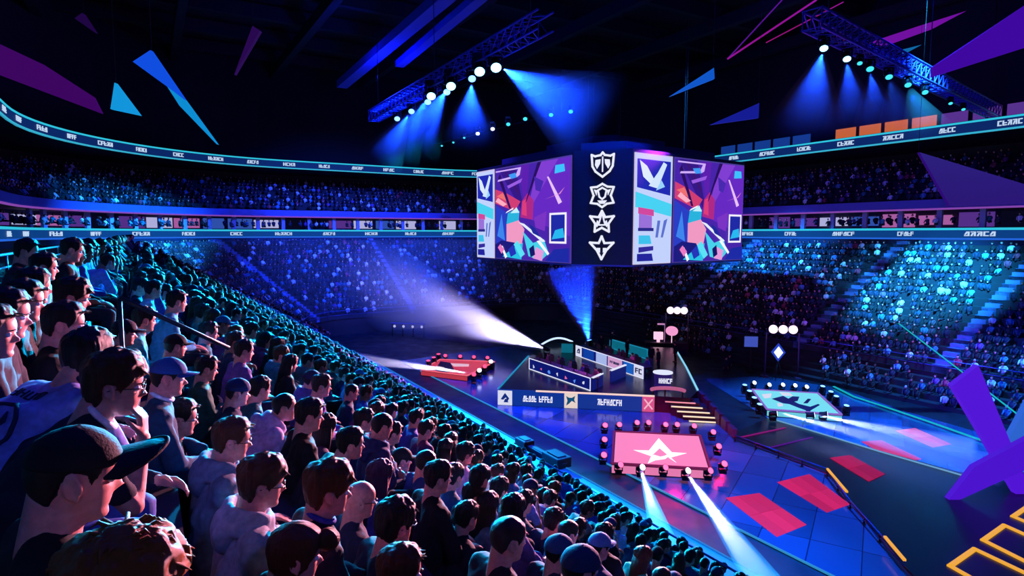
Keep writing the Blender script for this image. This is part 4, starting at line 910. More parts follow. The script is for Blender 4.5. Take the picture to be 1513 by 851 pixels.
def hair_mesh(style):
    G = HG.copy(); th = HT[style]; n3 = noise.noise
    for i in range(NH):
        for j in range(NA):
            h, a = HHA[i, j]; m = hair_mask(h, a, style); p = G[i, j]
            t = th*(1+.35*smooth(.7, 1, h)*(style in ('short', 'fringe')))
            t *= .62+.5*smooth(.62, .9, h)+.12*smooth(1.6, PI, a)
            if style in ('short', 'fringe', 'tousled', 'long', 'bun'):
                ph = math.atan2(p[1], p[0]+.05); t += .0042*n3(Vector((ph*7, h*2.2, 1.7)))+.0030*n3(Vector((ph*17, h*3.0, 7.1)))
            if style in ('short', 'fringe', 'tousled', 'long'): t *= 1+.30*n3(Vector((p[0]*26, p[1]*26, p[2]*16)))+.28*n3(Vector((p[0]*70, p[1]*70+3, p[2]*22)))
            if style in ('long', 'bun') and h < .55: t *= 1+.6*smooth(.5, .1, h)
            G[i, j] = p+HN[i, j]*(t*m-.014*(1-m))
    b = MB(); b.add([tuple(v) for v in G.reshape(-1, 3)], grid_faces(), 0, True)
    r = random.Random(len(style))
    if style in ('short', 'fringe', 'tousled'):      # loose tufts along the forehead and crown
        for k in range(60):
            y = r.uniform(-.062, .062); x0 = r.uniform(-.02, .088); z0 = .112-.35*max(0, x0-.03)**1.0*(1.1 if style == 'short' else 1.3)-abs(y)*.25
            d = Vector((r.uniform(.012, .034), r.uniform(-.012, .012), r.uniform(-.012, .010) if style == 'short' else r.uniform(-.03, -.012)))
            p = Vector((x0, y, z0)); b.tube([p-d*.5, p+d*.3, p+d+Vector((0, 0, -.004))], [.006, .0045, .0008], 5)
        for s_ in (-1, 1): b.tube([(.094, s_*.014, .016), (.095, s_*.032, .0205), (.082, s_*.052, .015)], [.003, .0038, .0016], 6)
    if style == 'tousled':
        for k in range(300):
            a = r.uniform(-PI, PI); el = r.uniform(.25, 1.45) if abs(a) > 1.3 else r.uniform(.62, 1.45); d0 = Vector((math.cos(el)*math.cos(a), math.cos(el)*math.sin(a), math.sin(el)))
            p = Vector((-.010, 0, .008))+Vector((d0.x*.108, d0.y*.090, d0.z*.126)); ax = Vector((1, r.uniform(-.35, .35), 0)) if abs(a) < 1.7 else Vector((r.uniform(-.3, .3), r.uniform(-.3, .3), -1)); g = (ax-d0*ax.dot(d0)).normalized(); ln = r.uniform(.045, .085); lift = r.uniform(.0, .010) if r.random() < .85 else .022
            b.tube([p-g*ln*.5-d0*.006, p+g*ln*.1+d0*.001, p+g*ln*.4+d0*(lift-.004), p+g*ln*.62+d0*(lift-.012)], [.004, .0062, .0042, .0006], 5)
    if style == 'long':
        for k in range(18):
            a = 1.5+(2*PI-3.0)*k/17; p = Vector((.088*math.cos(a)-.012, .082*math.sin(a), .02)); q = Vector((.095*math.cos(a)-.02, .088*math.sin(a), -.12)); e = Vector((.10*math.cos(a)-.03, .085*math.sin(a), -.24+.03*math.sin(k*2.1)))
            b.tube([p, q, e], [.022, .024, .010], 7)
    if style == 'bun':
        b.ball((.112, -.02, .062), (.048, .046, .046), 14, 10)
    return b.mesh('hair', HAIRM)
HAIRM = tinted('hair_strands', .42, .5, 60, (30, 30, 6), .45); SKINM = tinted('skin', .5, .05, 40, None, .92); CLOTHM = tinted('cloth_weave', .85, .25, 30, None, .8); KNITM = tinted('cap_fabric', .8, .3, 160, None, .8)
GLASSM = mat('glasses_frame', (20, 20, 26), .3)
SHOEM = mat('shoe_leather', (24, 24, 30), .6)
def cap_mesh():
    me = hair_mesh('cap'); me.name = 'cap'; me.materials.clear(); me.materials.append(KNITM)
    return me
def brim_mesh():
    b = MB(); N = 14; top, bot = [], []
    for k in range(4):
        for i in range(N):
            t = -1+2*i/(N-1); y = .074*t*(1-.10*k/3*0); r = k/3; x = .070*math.sqrt(max(0, 1-(t*.92)**2))+.012+r*(.078*math.sqrt(max(0, 1-(t*.97)**2))+.006)
            z = .044-.018*t*t-.010*r; top.append((x, y, z+.004)); bot.append((x, y, z-.001))
    fs = [(k*N+i, (k+1)*N+i, (k+1)*N+i+1, k*N+i+1) for k in range(3) for i in range(N-1)]
    b.add(top+bot, fs+[tuple(q+4*N for q in f[::-1]) for f in fs]+[(3*N+i, 7*N+i, 7*N+i+1, 3*N+i+1) for i in range(N-1)]+[(k*N, 4*N+k*N, 4*N+(k+1)*N, (k+1)*N) for k in range(3)]+[(k*N+N-1, (k+1)*N+N-1, 4*N+(k+1)*N+N-1, 4*N+k*N+N-1) for k in range(3)], 0, True)
    b.tube([top[3*N+i] for i in range(N)], .0035, 6); 
    return b.mesh('brim', KNITM)
def glasses_mesh():
    b = MB()
    for s in (-1, 1):
        b.tube([(.094+.002*math.cos(t), s*.034+.025*math.cos(t), -.003+.018*math.sin(t)) for t in np.linspace(0, 2*PI, 17)], .0022, 6)
        b.tube([(.093, s*.059, .002), (.07, s*.076, .003), (.0, s*.080, .002), (-.022, s*.079, -.006)], .0024, 6)
    b.tube([(.095, -.010, .002), (.099, 0, .005), (.095, .010, .002)], .0022, 6)
    return b.mesh('glasses', GLASSM)
def eye_mesh():
    b = MB(); b.ball((0, 0, 0), .0125, 14, 10, 0); b.ball((.0075, 0, 0), (.0058, .0062, .0062), 10, 8, 1); return b.mesh('eye', [mat('eye_white', (215, 205, 215), .2), mat('iris_dark', (20, 14, 16), .1)])
EYEM = eye_mesh()
HAIRS = {k: hair_mesh(k) for k in ('short', 'fringe', 'tousled', 'crew', 'long', 'bun')}
BEANIE = hair_mesh('beanie'); BEANIE.name = 'beanie'; BEANIE.materials.clear(); BEANIE.materials.append(KNITM)
CAPME, BRIMME, GLME = cap_mesh(), brim_mesh(), glasses_mesh()
def remesh(mb, name, voxel, m, it=3, wr=0.0, dec=1.0):
    me0 = mb.mesh('tmp', m); o = bpy.data.objects.new('tmp', me0); COL.objects.link(o)
    r = o.modifiers.new('r', 'REMESH'); r.mode = 'VOXEL'; r.voxel_size = voxel; r.use_smooth_shade = True
    s = o.modifiers.new('s', 'SMOOTH'); s.factor = .5; s.iterations = it
    if dec < 1: q = o.modifiers.new('d', 'DECIMATE'); q.ratio = dec
    dg = bpy.context.evaluated_depsgraph_get(); me = bpy.data.meshes.new_from_object(o.evaluated_get(dg), depsgraph=dg); me.name = name
    bpy.data.objects.remove(o); bpy.data.meshes.remove(me0)
    me.materials.clear(); me.materials.append(m)
    n = len(me.vertices); co = np.zeros(n*3); me.vertices.foreach_get('co', co); co = co.reshape(-1, 3)
    if wr:
        no = np.zeros(n*3); me.vertices.foreach_get('normal', no); no = no.reshape(-1, 3)
        for i in range(n):
            p = co[i]; d = noise.noise(Vector((p[0]*7, p[1]*7, p[2]*11)))*wr+(abs(noise.noise(Vector((p[0]*13+5, p[1]*13, p[2]*10))))-.2)*wr*1.5
            co[i] += no[i]*d
        me.vertices.foreach_set('co', co.ravel())
    me.polygons.foreach_set('use_smooth', [True]*len(me.polygons)); me.update()
    return me
def ik(sh, wr, pole, l1=.29, l2=.26):
    sh, wr, pole = Vector(sh), Vector(wr), Vector(pole); d = wr-sh; L = min(d.length, l1+l2-.005); dn = d.normalized()
    a = (l1*l1-l2*l2+L*L)/(2*L); hh = math.sqrt(max(l1*l1-a*a, 0)); q = pole-dn*pole.dot(dn)
    return sh+dn*a+q.normalized()*hh, sh+dn*L
def hand(mb, w, d, nrm, side, curl):
    """palm, four unequal bent fingers and a thumb from the side of the palm"""
    d = Vector(d).normalized(); nrm = Vector(nrm); nrm = (nrm-d*nrm.dot(d)).normalized(); sx = d.cross(nrm)*side
    for q in (-.026, -.009, .009, .026): mb.capsule(w+d*.012+sx*q*.7, w+d*.085+sx*q, .014, .0125, 8, 3)
    for i, (q, ln) in enumerate(((.030, .9), (.0105, 1.0), (-.0095, .93), (-.029, .74))):
        p = w+d*.088+sx*q; dd = d+sx*q*2.0
        for k, seg in enumerate((.042, .027, .021)):
            ang = curl*(.55+.5*k); c = (d*math.cos(ang)+nrm*math.sin(ang)+sx*q*1.5).normalized(); e = p+c*seg*ln
            mb.capsule(p, e, .0092-.0012*k, .0084-.0012*k, 8, 3); p = e
    p = w+d*.03+sx*.026; 
    for k, seg in enumerate((.038, .032, .026)):
        c = (d*(.65+.12*k)+sx*(.75-.32*k)+nrm*(.25+.2*k)).normalized(); e = p+c*seg; mb.capsule(p, e, .0125-.0016*k, .0108-.0016*k, 8, 3); p = e
POSES = {}
def make_pose(name, lean, yaw, pitch, arms, stand=False, fine=.0068, wide=1.0):
    """one posed figure: body (continuous skin), top, trousers, shoes; forward +X, left +Y, origin on the seat (or at the feet)"""
    pz = .93 if stand else .10
    pel = Vector((0, 0, pz)); d = Vector((math.sin(lean), 0, math.cos(lean))); f = Vector((math.cos(lean), 0, -math.sin(lean))); Y = Vector((0, 1, 0))
    d2 = Vector((math.sin(lean*1.25), 0, math.cos(lean*1.25)))
    chest = pel+d*.27; nb = chest+d2*.215; sh = {s: nb-d2*.055+Y*s*.185*wide for s in (-1, 1)}
    nd = Vector((math.sin(lean*.55+.18), 0, math.cos(lean*.55+.18)))
    hc = nb+nd*.143+Vector((.015, 0, .02))
    MH = Matrix.Translation(hc)@Matrix.Rotation(yaw, 4, 'Z')@Matrix.Rotation(pitch, 4, 'Y')
    hip = {s: pel+Vector((.02, s*.09, -.01)) for s in (-1, 1)}
    if stand: kn = {s: Vector((.03, s*.10, .49)) for s in (-1, 1)}; an = {s: Vector((-.02, s*.11, .09)) for s in (-1, 1)}
    else: kn = {s: Vector((.43, s*.14, .055)) for s in (-1, 1)}; an = {s: Vector((.40, s*.15, -.41)) for s in (-1, 1)}
    body, top, tr = MB(), MB(), MB(); shoes = {s: MB() for s in (-1, 1)}
    body.add([MH@Vector(v) for v in HG.reshape(-1, 3)], grid_faces(), 0, True); ears(body, MH)
    neck_top = MH@Vector((-.022, 0, -.035)); body.capsule(nb-d*.03, neck_top, .058, .053, 16, 6); body.capsule(nb-d*.02-f*.03, MH@Vector((-.055, 0, -.02)), .05, .042, 14, 5)
    def trunk(mb, k, g=0.0):
        for s in (-1, 1):
            mb.capsule(pel+Y*s*.072, chest+Y*s*.085*wide, .122*k+g, .128*k+g, 16, 6); mb.capsule(chest+Y*s*.085*wide, nb-d2*.10+Y*s*.09*wide, .125*k+g, .098*k+g, 16, 6)
            mb.capsule(nb-d2*.05, sh[s], .075*k+g, .070*k+g, 14, 5); mb.capsule(nb-d2*.0-f*.01, sh[s]+Y*s*-.02, .052*k+g, .058*k+g, 14, 5)
    trunk(body, .80); trunk(top, 1.0, .006)
    top.capsule(nb-d2*.05, nb+nd*.012-f*.006, .078, .066, 16, 5)
    el = {}; wrs = {}
    for s in (-1, 1): top.capsule(chest+Y*s*.10*wide+d*.02, sh[s]-d2*.05-Y*s*.02, .11, .082, 14, 5)
    for s in (-1, 1):
        A = arms[s]; w = A['wrist']
        if A.get('chin'): w = MH@Vector(w)
        elq, wq = ik(sh[s], w, A['pole']); el[s] = elq; wrs[s] = wq
        body.capsule(sh[s], elq, .052, .042, 12, 5); body.capsule(elq, wq, .040, .027, 12, 5)
        cut = A.get('sleeve', 1.0)
        top.capsule(sh[s], elq if cut > .5 else sh[s].lerp(elq, .75), .070, .055, 14, 5)
        if cut > .5: top.capsule(elq, elq.lerp(wq, .94), .054, .040, 14, 5)
        hd = A['dir'](wq, elq) if callable(A['dir']) else A['dir']
        if A.get('chin'): hd = MH.to_3x3()@Vector(hd); hn = MH.to_3x3()@Vector(A['nrm'])
        else: hn = A['nrm']
        hand(body, wq, hd, hn, -s*A.get('flip', 1), A.get('curl', .45))
        body.capsule(hip[s], kn[s], .075, .054, 12, 5); body.capsule(kn[s], an[s], .052, .036, 12, 5); body.capsule(an[s]-Vector((.02, 0, .02)), an[s]+Vector((.13, s*.02, -.045)), .035, .028, 10, 4)
        tr.capsule(hip[s], kn[s], .098, .072, 14, 5); tr.capsule(kn[s], an[s]+Vector((0, 0, .02)), .070, .052, 14, 5); tr.capsule(pel+Y*s*.06-Vector((.03, 0, .0)), hip[s], .115, .10, 14, 5)
        S = shoes[s]; a = an[s]; S.capsule(a-Vector((.035, 0, .045)), a+Vector((.10, s*.015, -.052)), .040, .036, 12, 5); S.capsule(a+Vector((.06, s*.01, -.05)), a+Vector((.165, s*.025, -.058)), .040, .030, 12, 5); S.capsule(a-Vector((.02, 0, .03)), a+Vector((0, 0, .03)), .040, .044, 12, 5)
    P = {'head': MH, 'hc': hc, 'nb': nb, 'd': d2, 'stand': stand, 'f': f, 'chest': chest, 'pel': pel}
    P['body'] = remesh(body, 'body', fine, SKINM, 2, 0, .24)
    P['top'] = remesh(top, 'jacket', .014, CLOTHM, 11, .011, .7); P['trousers'] = remesh(tr, 'trousers', .016, CLOTHM, 5, .008, .5)
    P['shoe'] = {s: shoes[s].mesh('shoe', SHOEM) for s in (-1, 1)}
    # hood lying on the back, collar
    hb = MB(); c = nb-d2*.01
    c = c+d2*.045
    for rr_, dz in ((.104, -.012), (.122, -.05), (.106, .022)):
        hb.tube([c+Y*math.cos(t)*rr_*1.12+f*(math.sin(t)*rr_*.92-.02)+d2*(dz-.055*max(0, math.sin(t))) for t in np.linspace(0, 2*PI, 26)], .036 if dz < 0 else .026, 10)
    hb.ball(c-f*.118-d2*.095, (.058, .118, .105), 14, 10); P['hood'] = remesh(hb, 'hood', .011, CLOTHM, 4, .008)
    cb = MB(); cb.tube([c+Y*math.cos(t)*.066+f*math.sin(t)*.062+d2*(.012-.02*math.sin(t)) for t in np.linspace(0, 2*PI, 22)], .013, 8); P['collar'] = cb.mesh('collar', CLOTHM)
    POSES[name] = P
R_ = math.radians
def lighter(me, ratio):
    o = bpy.data.objects.new('tmp', me); COL.objects.link(o); q = o.modifiers.new('d', 'DECIMATE'); q.ratio = ratio
    dg = bpy.context.evaluated_depsgraph_get(); r = bpy.data.meshes.new_from_object(o.evaluated_get(dg), depsgraph=dg); r.name = me.name.split('.')[0]; bpy.data.objects.remove(o)
    r.polygons.foreach_set('use_smooth', [True]*len(r.polygons)); return r
lap = lambda s: dict(wrist=Vector((.33, s*.10, .19)), pole=Vector((-.4, s*.7, -.4)), dir=Vector((1, -s*.25, -.25)), nrm=Vector((0, 0, -1)), curl=.4)
kneel = lambda s: dict(wrist=Vector((.50, s*.045, .20)), pole=Vector((-.1, s*.8, -.6)), dir=Vector((.75, -s*.45, -.1)), nrm=Vector((-.2, -s*.6, -.5)), curl=.75)
fold = lambda s: dict(wrist=Vector((.25, -s*.07, .29 if s > 0 else .33)), pole=Vector((-.2, s*.7, -.8)), dir=Vector((.1, -s*1, .15)), nrm=Vector((-1, 0, 0)), curl=.35)
chinr = dict(chin=True, wrist=Vector((.105, -.030, -.205)), pole=Vector((.1, -.35, -1)), dir=Vector((-.10, .10, 1)), nrm=Vector((-1, .3, 0)), curl=1.15, sleeve=.3)
hang = lambda s: dict(wrist=Vector((.06, s*.25, .82)), pole=Vector((-.8, s*.4, 0)), dir=Vector((.1, 0, -1)), nrm=Vector((0, -s*1, 0)), curl=.35)
make_pose('upright', R_(10), R_(-4), R_(8), {-1: lap(-1), 1: lap(1)})
make_pose('turned', R_(14), R_(16), R_(6), {-1: lap(-1), 1: lap(1)})
make_pose('leaning', R_(36), R_(-8), R_(4), {-1: kneel(-1), 1: kneel(1)})
make_pose('leaning_far', R_(44), R_(12), R_(2), {-1: kneel(-1), 1: kneel(1)}, wide=1.05)
make_pose('chin', R_(34), R_(-6), R_(6), {-1: chinr, 1: kneel(1)})
make_pose('folded', R_(8), R_(4), R_(12), {-1: fold(-1), 1: fold(1)})
make_pose('slouch', R_(-4), R_(24), R_(10), {-1: lap(-1), 1: lap(1)}, wide=.93)
make_pose('standing', R_(6), R_(8), R_(14), {-1: hang(-1), 1: hang(1)}, True)
for nm_ in list(POSES):        # the same figures with lighter meshes for those farther off
    P = dict(POSES[nm_])
    for key, rt in (('body', .28), ('top', .30), ('trousers', .3), ('hood', .4)): P[key] = lighter(P[key], rt)
    POSES[nm_+'*'] = P
for k_ in list(HAIRS): HAIRS[k_+'*'] = lighter(HAIRS[k_], .3)
HEADOFF = ARA   # people face the arena floor
def c4(rgb): return (*lin(rgb), 1)
def person(pose, pos, rz, skin, hair_style, hair_rgb, top_rgb, leg_rgb, label, scale=1.0, hood=False, collar=None, glasses=False, cap=None, top_name='jacket', group='spectators in the left stand'):
    P = POSES[pose]
    t = empty('person', pos, rz, label, 'person', group); t.scale = (scale,)*3
    o = link('body', P['body'], t); o.color = c4(skin)
    o = link(top_name, P['top'], t); o.color = c4(top_rgb); tp = o
    o = link('trousers', P['trousers'], t); o.color = c4(leg_rgb)
    for s in (-1, 1): link('shoe', P['shoe'][s], t)
    if hair_style: o = link('hair', HAIRS[hair_style+('*' if pose.endswith('*') else '')], t); o.matrix_local = P['head']; o.color = c4(hair_rgb)
    if not pose.endswith('*'):
        for s in (-1, 1): o = link('eye', EYEM, t); o.matrix_local = P['head']@Matrix.Translation(Vector((.0705, s*.033, -.002)))
    if hood: o = link('hood', P['hood'], tp); o.color = c4(top_rgb)
    if collar: o = link('collar', P['collar'], tp); o.color = c4(collar)
    if glasses: o = link('glasses', GLME, t); o.matrix_local = P['head']
    if cap:
        if cap[0] == 'cap':
            o = link('cap', CAPME, t); o.matrix_local = P['head']; o.color = c4(cap[1]); q = link('brim', BRIMME, o); q.color = c4(cap[1])
        else: o = link('beanie', BEANIE, t); o.matrix_local = P['head']; o.color = c4(cap[1])
    return t
# ---- named spectators: where the photograph shows them (head centre) and how they look
SK = (196, 130, 122); SK2 = (176, 114, 104); SK3 = (124, 78, 70)
BLK, NVY, GRY, TEAL, LAV = (16, 16, 24), (24, 30, 66), (132, 134, 150), (40, 120, 140), (168, 140, 190)
BH, BR, OR = (13, 10, 13), (74, 38, 16), (150, 80, 26)
HEADS = []
def seat_for(px, py, pose, scale, rz, D=None):
    P = POSES[pose]; hl = Matrix.Rotation(rz, 3, 'Z')@(P['hc']*scale); hp, hs = hl.x*AP.x+hl.y*AP.y, hl.x*AS.x+hl.y*AS.y
    d = ray(px, py); best = None
    if D is None: pd, _ = to_ps(d); D = .72/(-d.z-.625*pd)*d.y
    for k in range(K0-1, K1+1):
        zh = step_z(k)+hl.z if not P['stand'] else step_z(k+1)+hl.z
        if (zh-EYE)/d.z <= .3: continue
        q = CAMP+d*((zh-EYE)/d.z); p, s = to_ps(q); p0 = p-hp; off = p0-(step_p(k)-.22 if not P['stand'] else step_p(k)+.25)
        cost = abs(off)+.9*abs(q.y-D)
        if best is None or cost < best[5]: best = (off, k, p0, s-hs, q, cost)
    return best[:5]
def hero(px, py, pose, label, hair='short', hair_rgb=BH, top=BLK, legs=(24, 26, 44), skin=SK, scale=1.0, turn=0.0, D=None, **kw):
    rz = HEADOFF+math.radians(turn); off, k, p0, s0, q = seat_for(px, py, pose, scale, rz, D)
    z = step_z(k+1 if POSES[pose]['stand'] else k)
    pos = ar(p0, s0, z)
    if D is not None:
        d = ray(px, py); q = CAMP+d*(D/d.y); pos = q-Matrix.Rotation(rz, 3, 'Z')@(POSES[pose]['hc']*scale); s0 = to_ps(pos)[1]
    if kw.pop('free', False): pass
    t = person(pose, pos, rz, skin, hair, hair_rgb, top, legs, label, scale, **kw)
    HEADS.append((q, k, s0)); print(label[:40], 'D %.2f k %d off %.2f' % (q.y, k, off)); return t
capper = hero(112, 704, 'upright', 'person in black shirt and dark baseball cap, bottom left corner', 'crew', BH, BLK, turn=15, scale=1.06, cap=('cap', (12, 12, 22)), top_name='shirt', D=1.6)
q = [c for c in capper.children if c.name.startswith('cap')][0].children[0]; q.matrix_local = Matrix.Translation((.05, 0, .044))@Matrix.Rotation(R_(-17), 4, 'Y')@Matrix.Scale(1.36, 4)@Matrix.Translation((-.05, 0, -.044))
hero(186, 880, 'upright', 'person with tousled orange brown hair cut off by the bottom edge', 'tousled', OR, (30, 20, 30), turn=4, scale=1.08, top_name='shirt', D=1.22)
hero(172, 570, 'chin', 'person with brown hair and glasses resting chin on raised fist', 'fringe', BR, (26, 26, 46), legs=(50, 70, 150), turn=2, scale=1.06, glasses=True, collar=(230, 225, 240), top_name='waistcoat', D=2.5)
jer = hero(132, 528, 'leaning_far', 'person in pale violet jersey with dark round emblem, hunched forward', 'short', BH, (120, 124, 205), turn=34, scale=1.06, collar=(20, 20, 60), top_name='jersey', D=2.85)
hero(96, 480, 'upright', 'person with black hair above the violet jersey, bare neck lit pink', 'short', BH, (14, 14, 24), turn=4, scale=1.05, top_name='shirt', D=3.6)
hero(10, 466, 'upright', 'person with black hair and pink lit face at the left edge', 'short', BH, (18, 18, 44), turn=0, D=3)
hero(-12, 492, 'leaning', 'person at the left edge, face half cut off by the frame', 'short', BH, (20, 40, 110), turn=0, D=2.75)
hero(36, 446, 'upright', 'person with black hair behind the one at the left edge', 'short', BH, (14, 14, 22), turn=2, D=3.6)
hero(50, 424, 'turned', 'person with long black hair, fourth face in the left edge cluster', 'long', BH, (16, 16, 26), turn=-6, D=4.2)
hero(107, 370, 'standing', 'person standing in black coat beside the aisle at upper left', 'short', BH, (14, 16, 30), turn=0, top_name='coat', D=6.5)
hero(66, 395, 'turned', 'person in bright teal shirt below the blue ribbon at left', 'short', BH, (50, 150, 170), turn=-8, top_name='shirt', D=5.5)
hero(40, 372, 'upright', 'person in grey top with pink lit face under the ribbon', 'short', BH, (60, 40, 60), D=6.2)
hero(108, 440, 'folded', 'person with thick black hair behind the bare necked one', 'fringe', BH, BLK, D=4.2)
hero(250, 558, 'upright', 'person in blue baseball cap with white collar', 'crew', BH, (20, 60, 90), cap=('cap', (26, 70, 140)), collar=(210, 225, 245), D=3.8)
hero(268, 618, 'upright', 'person with black hair and glasses in plain black jacket', 'short', BH, BLK, glasses=True, D=4)
hero(344, 650, 'upright', 'person in blue grey hooded jacket with brown hair and glasses', 'short', BR, (84, 100, 128), hood=True, glasses=True, scale=1.03, top_name='hoodie', D=3.55)
hero(389, 714, 'upright', 'person in pale grey hoodie with glasses and round brown hair', 'fringe', BR, (140, 142, 158), hood=True, glasses=True, scale=1.05, top_name='hoodie', D=3)
hero(487, 724, 'upright', 'person with golden brown fringe in black jacket with blue lapel', 'fringe', (88, 46, 16), (18, 20, 40), scale=1.06, collar=(40, 50, 150), D=2.9)
hero(533, 738, 'upright', 'bald person with glasses beside the golden fringed one', None, BH, NVY, glasses=True, scale=1.02, D=3.8)
hero(438, 820, 'upright', 'person with brown hair tied in a round bun at bottom', 'bun', (76, 38, 18), (20, 18, 30), scale=1.06, turn=150 if False else 0, D=2.45)
hero(592, 846, 'upright', 'person whose brown hair just shows above the bottom edge', 'short', (80, 42, 20), BLK, D=2.7)
hero(585, 774, 'turned', 'person in navy jacket with glasses behind the bottom edge hair', 'fringe', BH, (20, 24, 52), glasses=True, scale=1.03, D=3.2)
hero(519, 656, 'leaning', 'person bent forward in dark navy coat, hand near mouth', 'short', BH, (20, 24, 50), top_name='coat', D=4.6)
hero(458, 614, 'upright', 'person with black hair and large black coat in front of lavender hoodie', 'short', BH, (12, 12, 20), scale=1.06, top_name='coat', D=4.8)
hero(421, 602, 'leaning', 'person in lavender hoodie leaning toward the black coat', 'crew', BH, LAV, hood=True, top_name='hoodie', D=5.2)
hero(481, 632, 'turned', 'person with long dark hair right of the large black coat', 'long', BH, (50, 40, 80), D=5.5)
hero(752, 797, 'upright', 'person with round cyan rimmed head, largest at bottom centre', 'crew', (24, 22, 30), (14, 24, 40), scale=1.08, D=3.4)
hero(858, 842, 'upright', 'person in round beanie cut by the bottom edge', 'crew', BH, (20, 26, 50), scale=1.06, cap=('beanie', (30, 50, 90)), D=3.2)
hero(690, 764, 'turned', 'person in dark coat looking right, below the broad black back', 'short', BH, (20, 22, 40), D=4.8)
hero(648, 706, 'upright', 'person with broad black coat back in the lower centre crowd', 'short', BH, (12, 14, 26), scale=1.08, top_name='coat', D=4.8)
hero(672, 704, 'turned', 'person in teal jacket right of the broad black back', 'short', BH, (30, 80, 110), D=6)
hero(630, 684, 'upright', 'person in blue jacket above the broad black back', 'crew', BH, (30, 60, 130), D=5.6)
hero(709, 708, 'slouch', 'person in pale blue shirt, second right of the broad back', 'short', BH, (90, 140, 190), top_name='shirt')
hero(700, 733, 'upright', 'person in black top directly below the pale blue shirt', 'short', BH, BLK, D=5.4)
hero(721, 748, 'turned', 'person in blue grey jumper beside the black top', 'long', BH, (70, 90, 140), top_name='jumper', D=5.3)
hero(594, 680, 'upright', 'person in black cap and violet jacket near the centre crowd', 'crew', BH, (60, 50, 120), cap=('cap', (20, 20, 30)), D=6)
hero(581, 640, 'upright', 'person in teal jacket above the black cap wearer', 'short', BH, (30, 90, 120))
hero(565, 630, 'folded', 'person in navy hoodie left of the teal jacket', 'crew', BH, (30, 40, 90), hood=True, top_name='hoodie')
hero(538, 622, 'upright', 'person in dark blue coat behind the bent forward one', 'short', BH, (24, 40, 90), D=6.2)
hero(562, 703, 'turned', 'person with long violet lit hair behind the bald head', 'long', (60, 30, 70), (60, 60, 150), D=4.7)
hero(738, 724, 'turned', 'person with dark fringe in slate jacket in the lower centre crowd', 'fringe', BH, (50, 66, 110))
hero(818, 770, 'turned', 'person with dark hair at lower right, just left of a blue hoodie', 'short', BH, (24, 34, 70))
hero(840, 788, 'upright', 'person in blue hoodie in the lower right part of the crowd', 'crew', BH, (40, 80, 150), hood=True, top_name='hoodie')
hero(826, 816, 'upright', 'person in knit beanie left of the bottom edge beanie', 'crew', BH, (20, 30, 60), cap=('beanie', (24, 60, 110)))
hero(775, 743, 'turned', 'person in dark teal jacket right of the slate jacket', 'short', BH, (24, 60, 80))
hero(758, 753, 'slouch', 'person in violet top squeezed between slate and teal jackets', 'long', BH, (80, 60, 140), top_name='shirt')
hero(886, 808, 'upright', 'person in pale blue cap at the lower right end of the crowd', 'crew', BH, (40, 70, 120), cap=('cap', (80, 120, 180)))
hero(227, 428, 'turned', 'person in bright white shirt beside the upper aisle', 'short', BH, (200, 215, 240), top_name='shirt')
hero(208, 424, 'upright', 'person in dark jacket left of the bright white shirt', 'short', BH, (20, 26, 50))
hero(184, 492, 'upright', 'person in black cap below the near aisle handrail', 'crew', BH, BLK, cap=('cap', (14, 18, 40)), D=5.6)
hero(192, 510, 'leaning', 'person bent forward in teal jacket under the black cap', 'short', BH, (30, 90, 110), D=5.9)
hero(214, 473, 'turned', 'person in bright teal jacket with pink lit profile', 'short', BH, (40, 140, 160), D=6)
hero(260, 512, 'turned', 'person in black cap and dark teal coat above the blue cap', 'crew', BH, (20, 50, 70), cap=('cap', (12, 12, 24)), D=6)
hero(309, 492, 'upright', 'person with broad teal jacket back in the middle left crowd', 'short', BH, (30, 110, 130), scale=1.06)
hero(262, 446, 'turned', 'person in sky blue top in the upper left crowd', 'short', BH, (60, 150, 200), top_name='shirt')
hero(306, 545, 'folded', 'person with green lit profile in the middle left crowd', 'short', BH, (30, 80, 70), D=6)
hero(352, 580, 'upright', 'person in navy beanie left of the lavender hoodie', 'crew', BH, (24, 34, 70), cap=('beanie', (20, 40, 90)), D=5.4)
hero(385, 575, 'turned', 'person in dark teal coat above the lavender hoodie', 'short', BH, (24, 80, 100), D=6)
# jersey emblem: a dark ring with two strokes and a row of letters on the back of the violet jersey
P = POSES['leaning_far']; d_, f_ = P['d'], P['f']; bm_ = bmesh.new(); bm_.from_mesh(P['top']); from mathutils.bvhtree import BVHTree
bv = BVHTree.FromBMesh(bm_)
def on_back(u, v):
    o = P['chest']+Vector((0, u, 0))+d_*v-f_*.5; h = bv.ray_cast(o, f_); return h[0]-f_*.004 if h[0] else P['chest']-f_*.14+d_*v+Vector((0, u, 0))
b = MB(); b.tube([on_back(.145*math.cos(t), -.06+.135*math.sin(t)) for t in np.linspace(0, 2*PI, 40)], .009, 6)
b.tube([on_back(u, v) for u, v in ((-.05, .03), (-.07, -.01), (-.04, -.03), (0, -.02), (.02, .01))], [.004, .014, .016, .013, .004], 6); b.tube([on_back(u, v) for u, v in ((.05, -.07), (.06, -.11), (.03, -.135), (-.02, -.12), (-.04, -.09))], [.004, .014, .016, .013, .004], 6)
rnd = random.Random(6)
for i in range(6):
    x = -.085+.034*i
    for seg in rnd.sample([((0, 0), (0, .04)), ((0, .04), (.02, .04)), ((.02, .04), (.02, 0)), ((0, .02), (.02, .02)), ((0, 0), (.02, 0))], 3): b.tube([on_back(x+seg[0][0], .115+seg[0][1]), on_back(x+seg[1][0], .115+seg[1][1])], .004, 5)
jt = [c for c in jer.children if c.name.startswith('jersey')][0]; b.build('jersey_emblem', mat('ink_navy', (14, 18, 60), .8), jt); bm_.free()

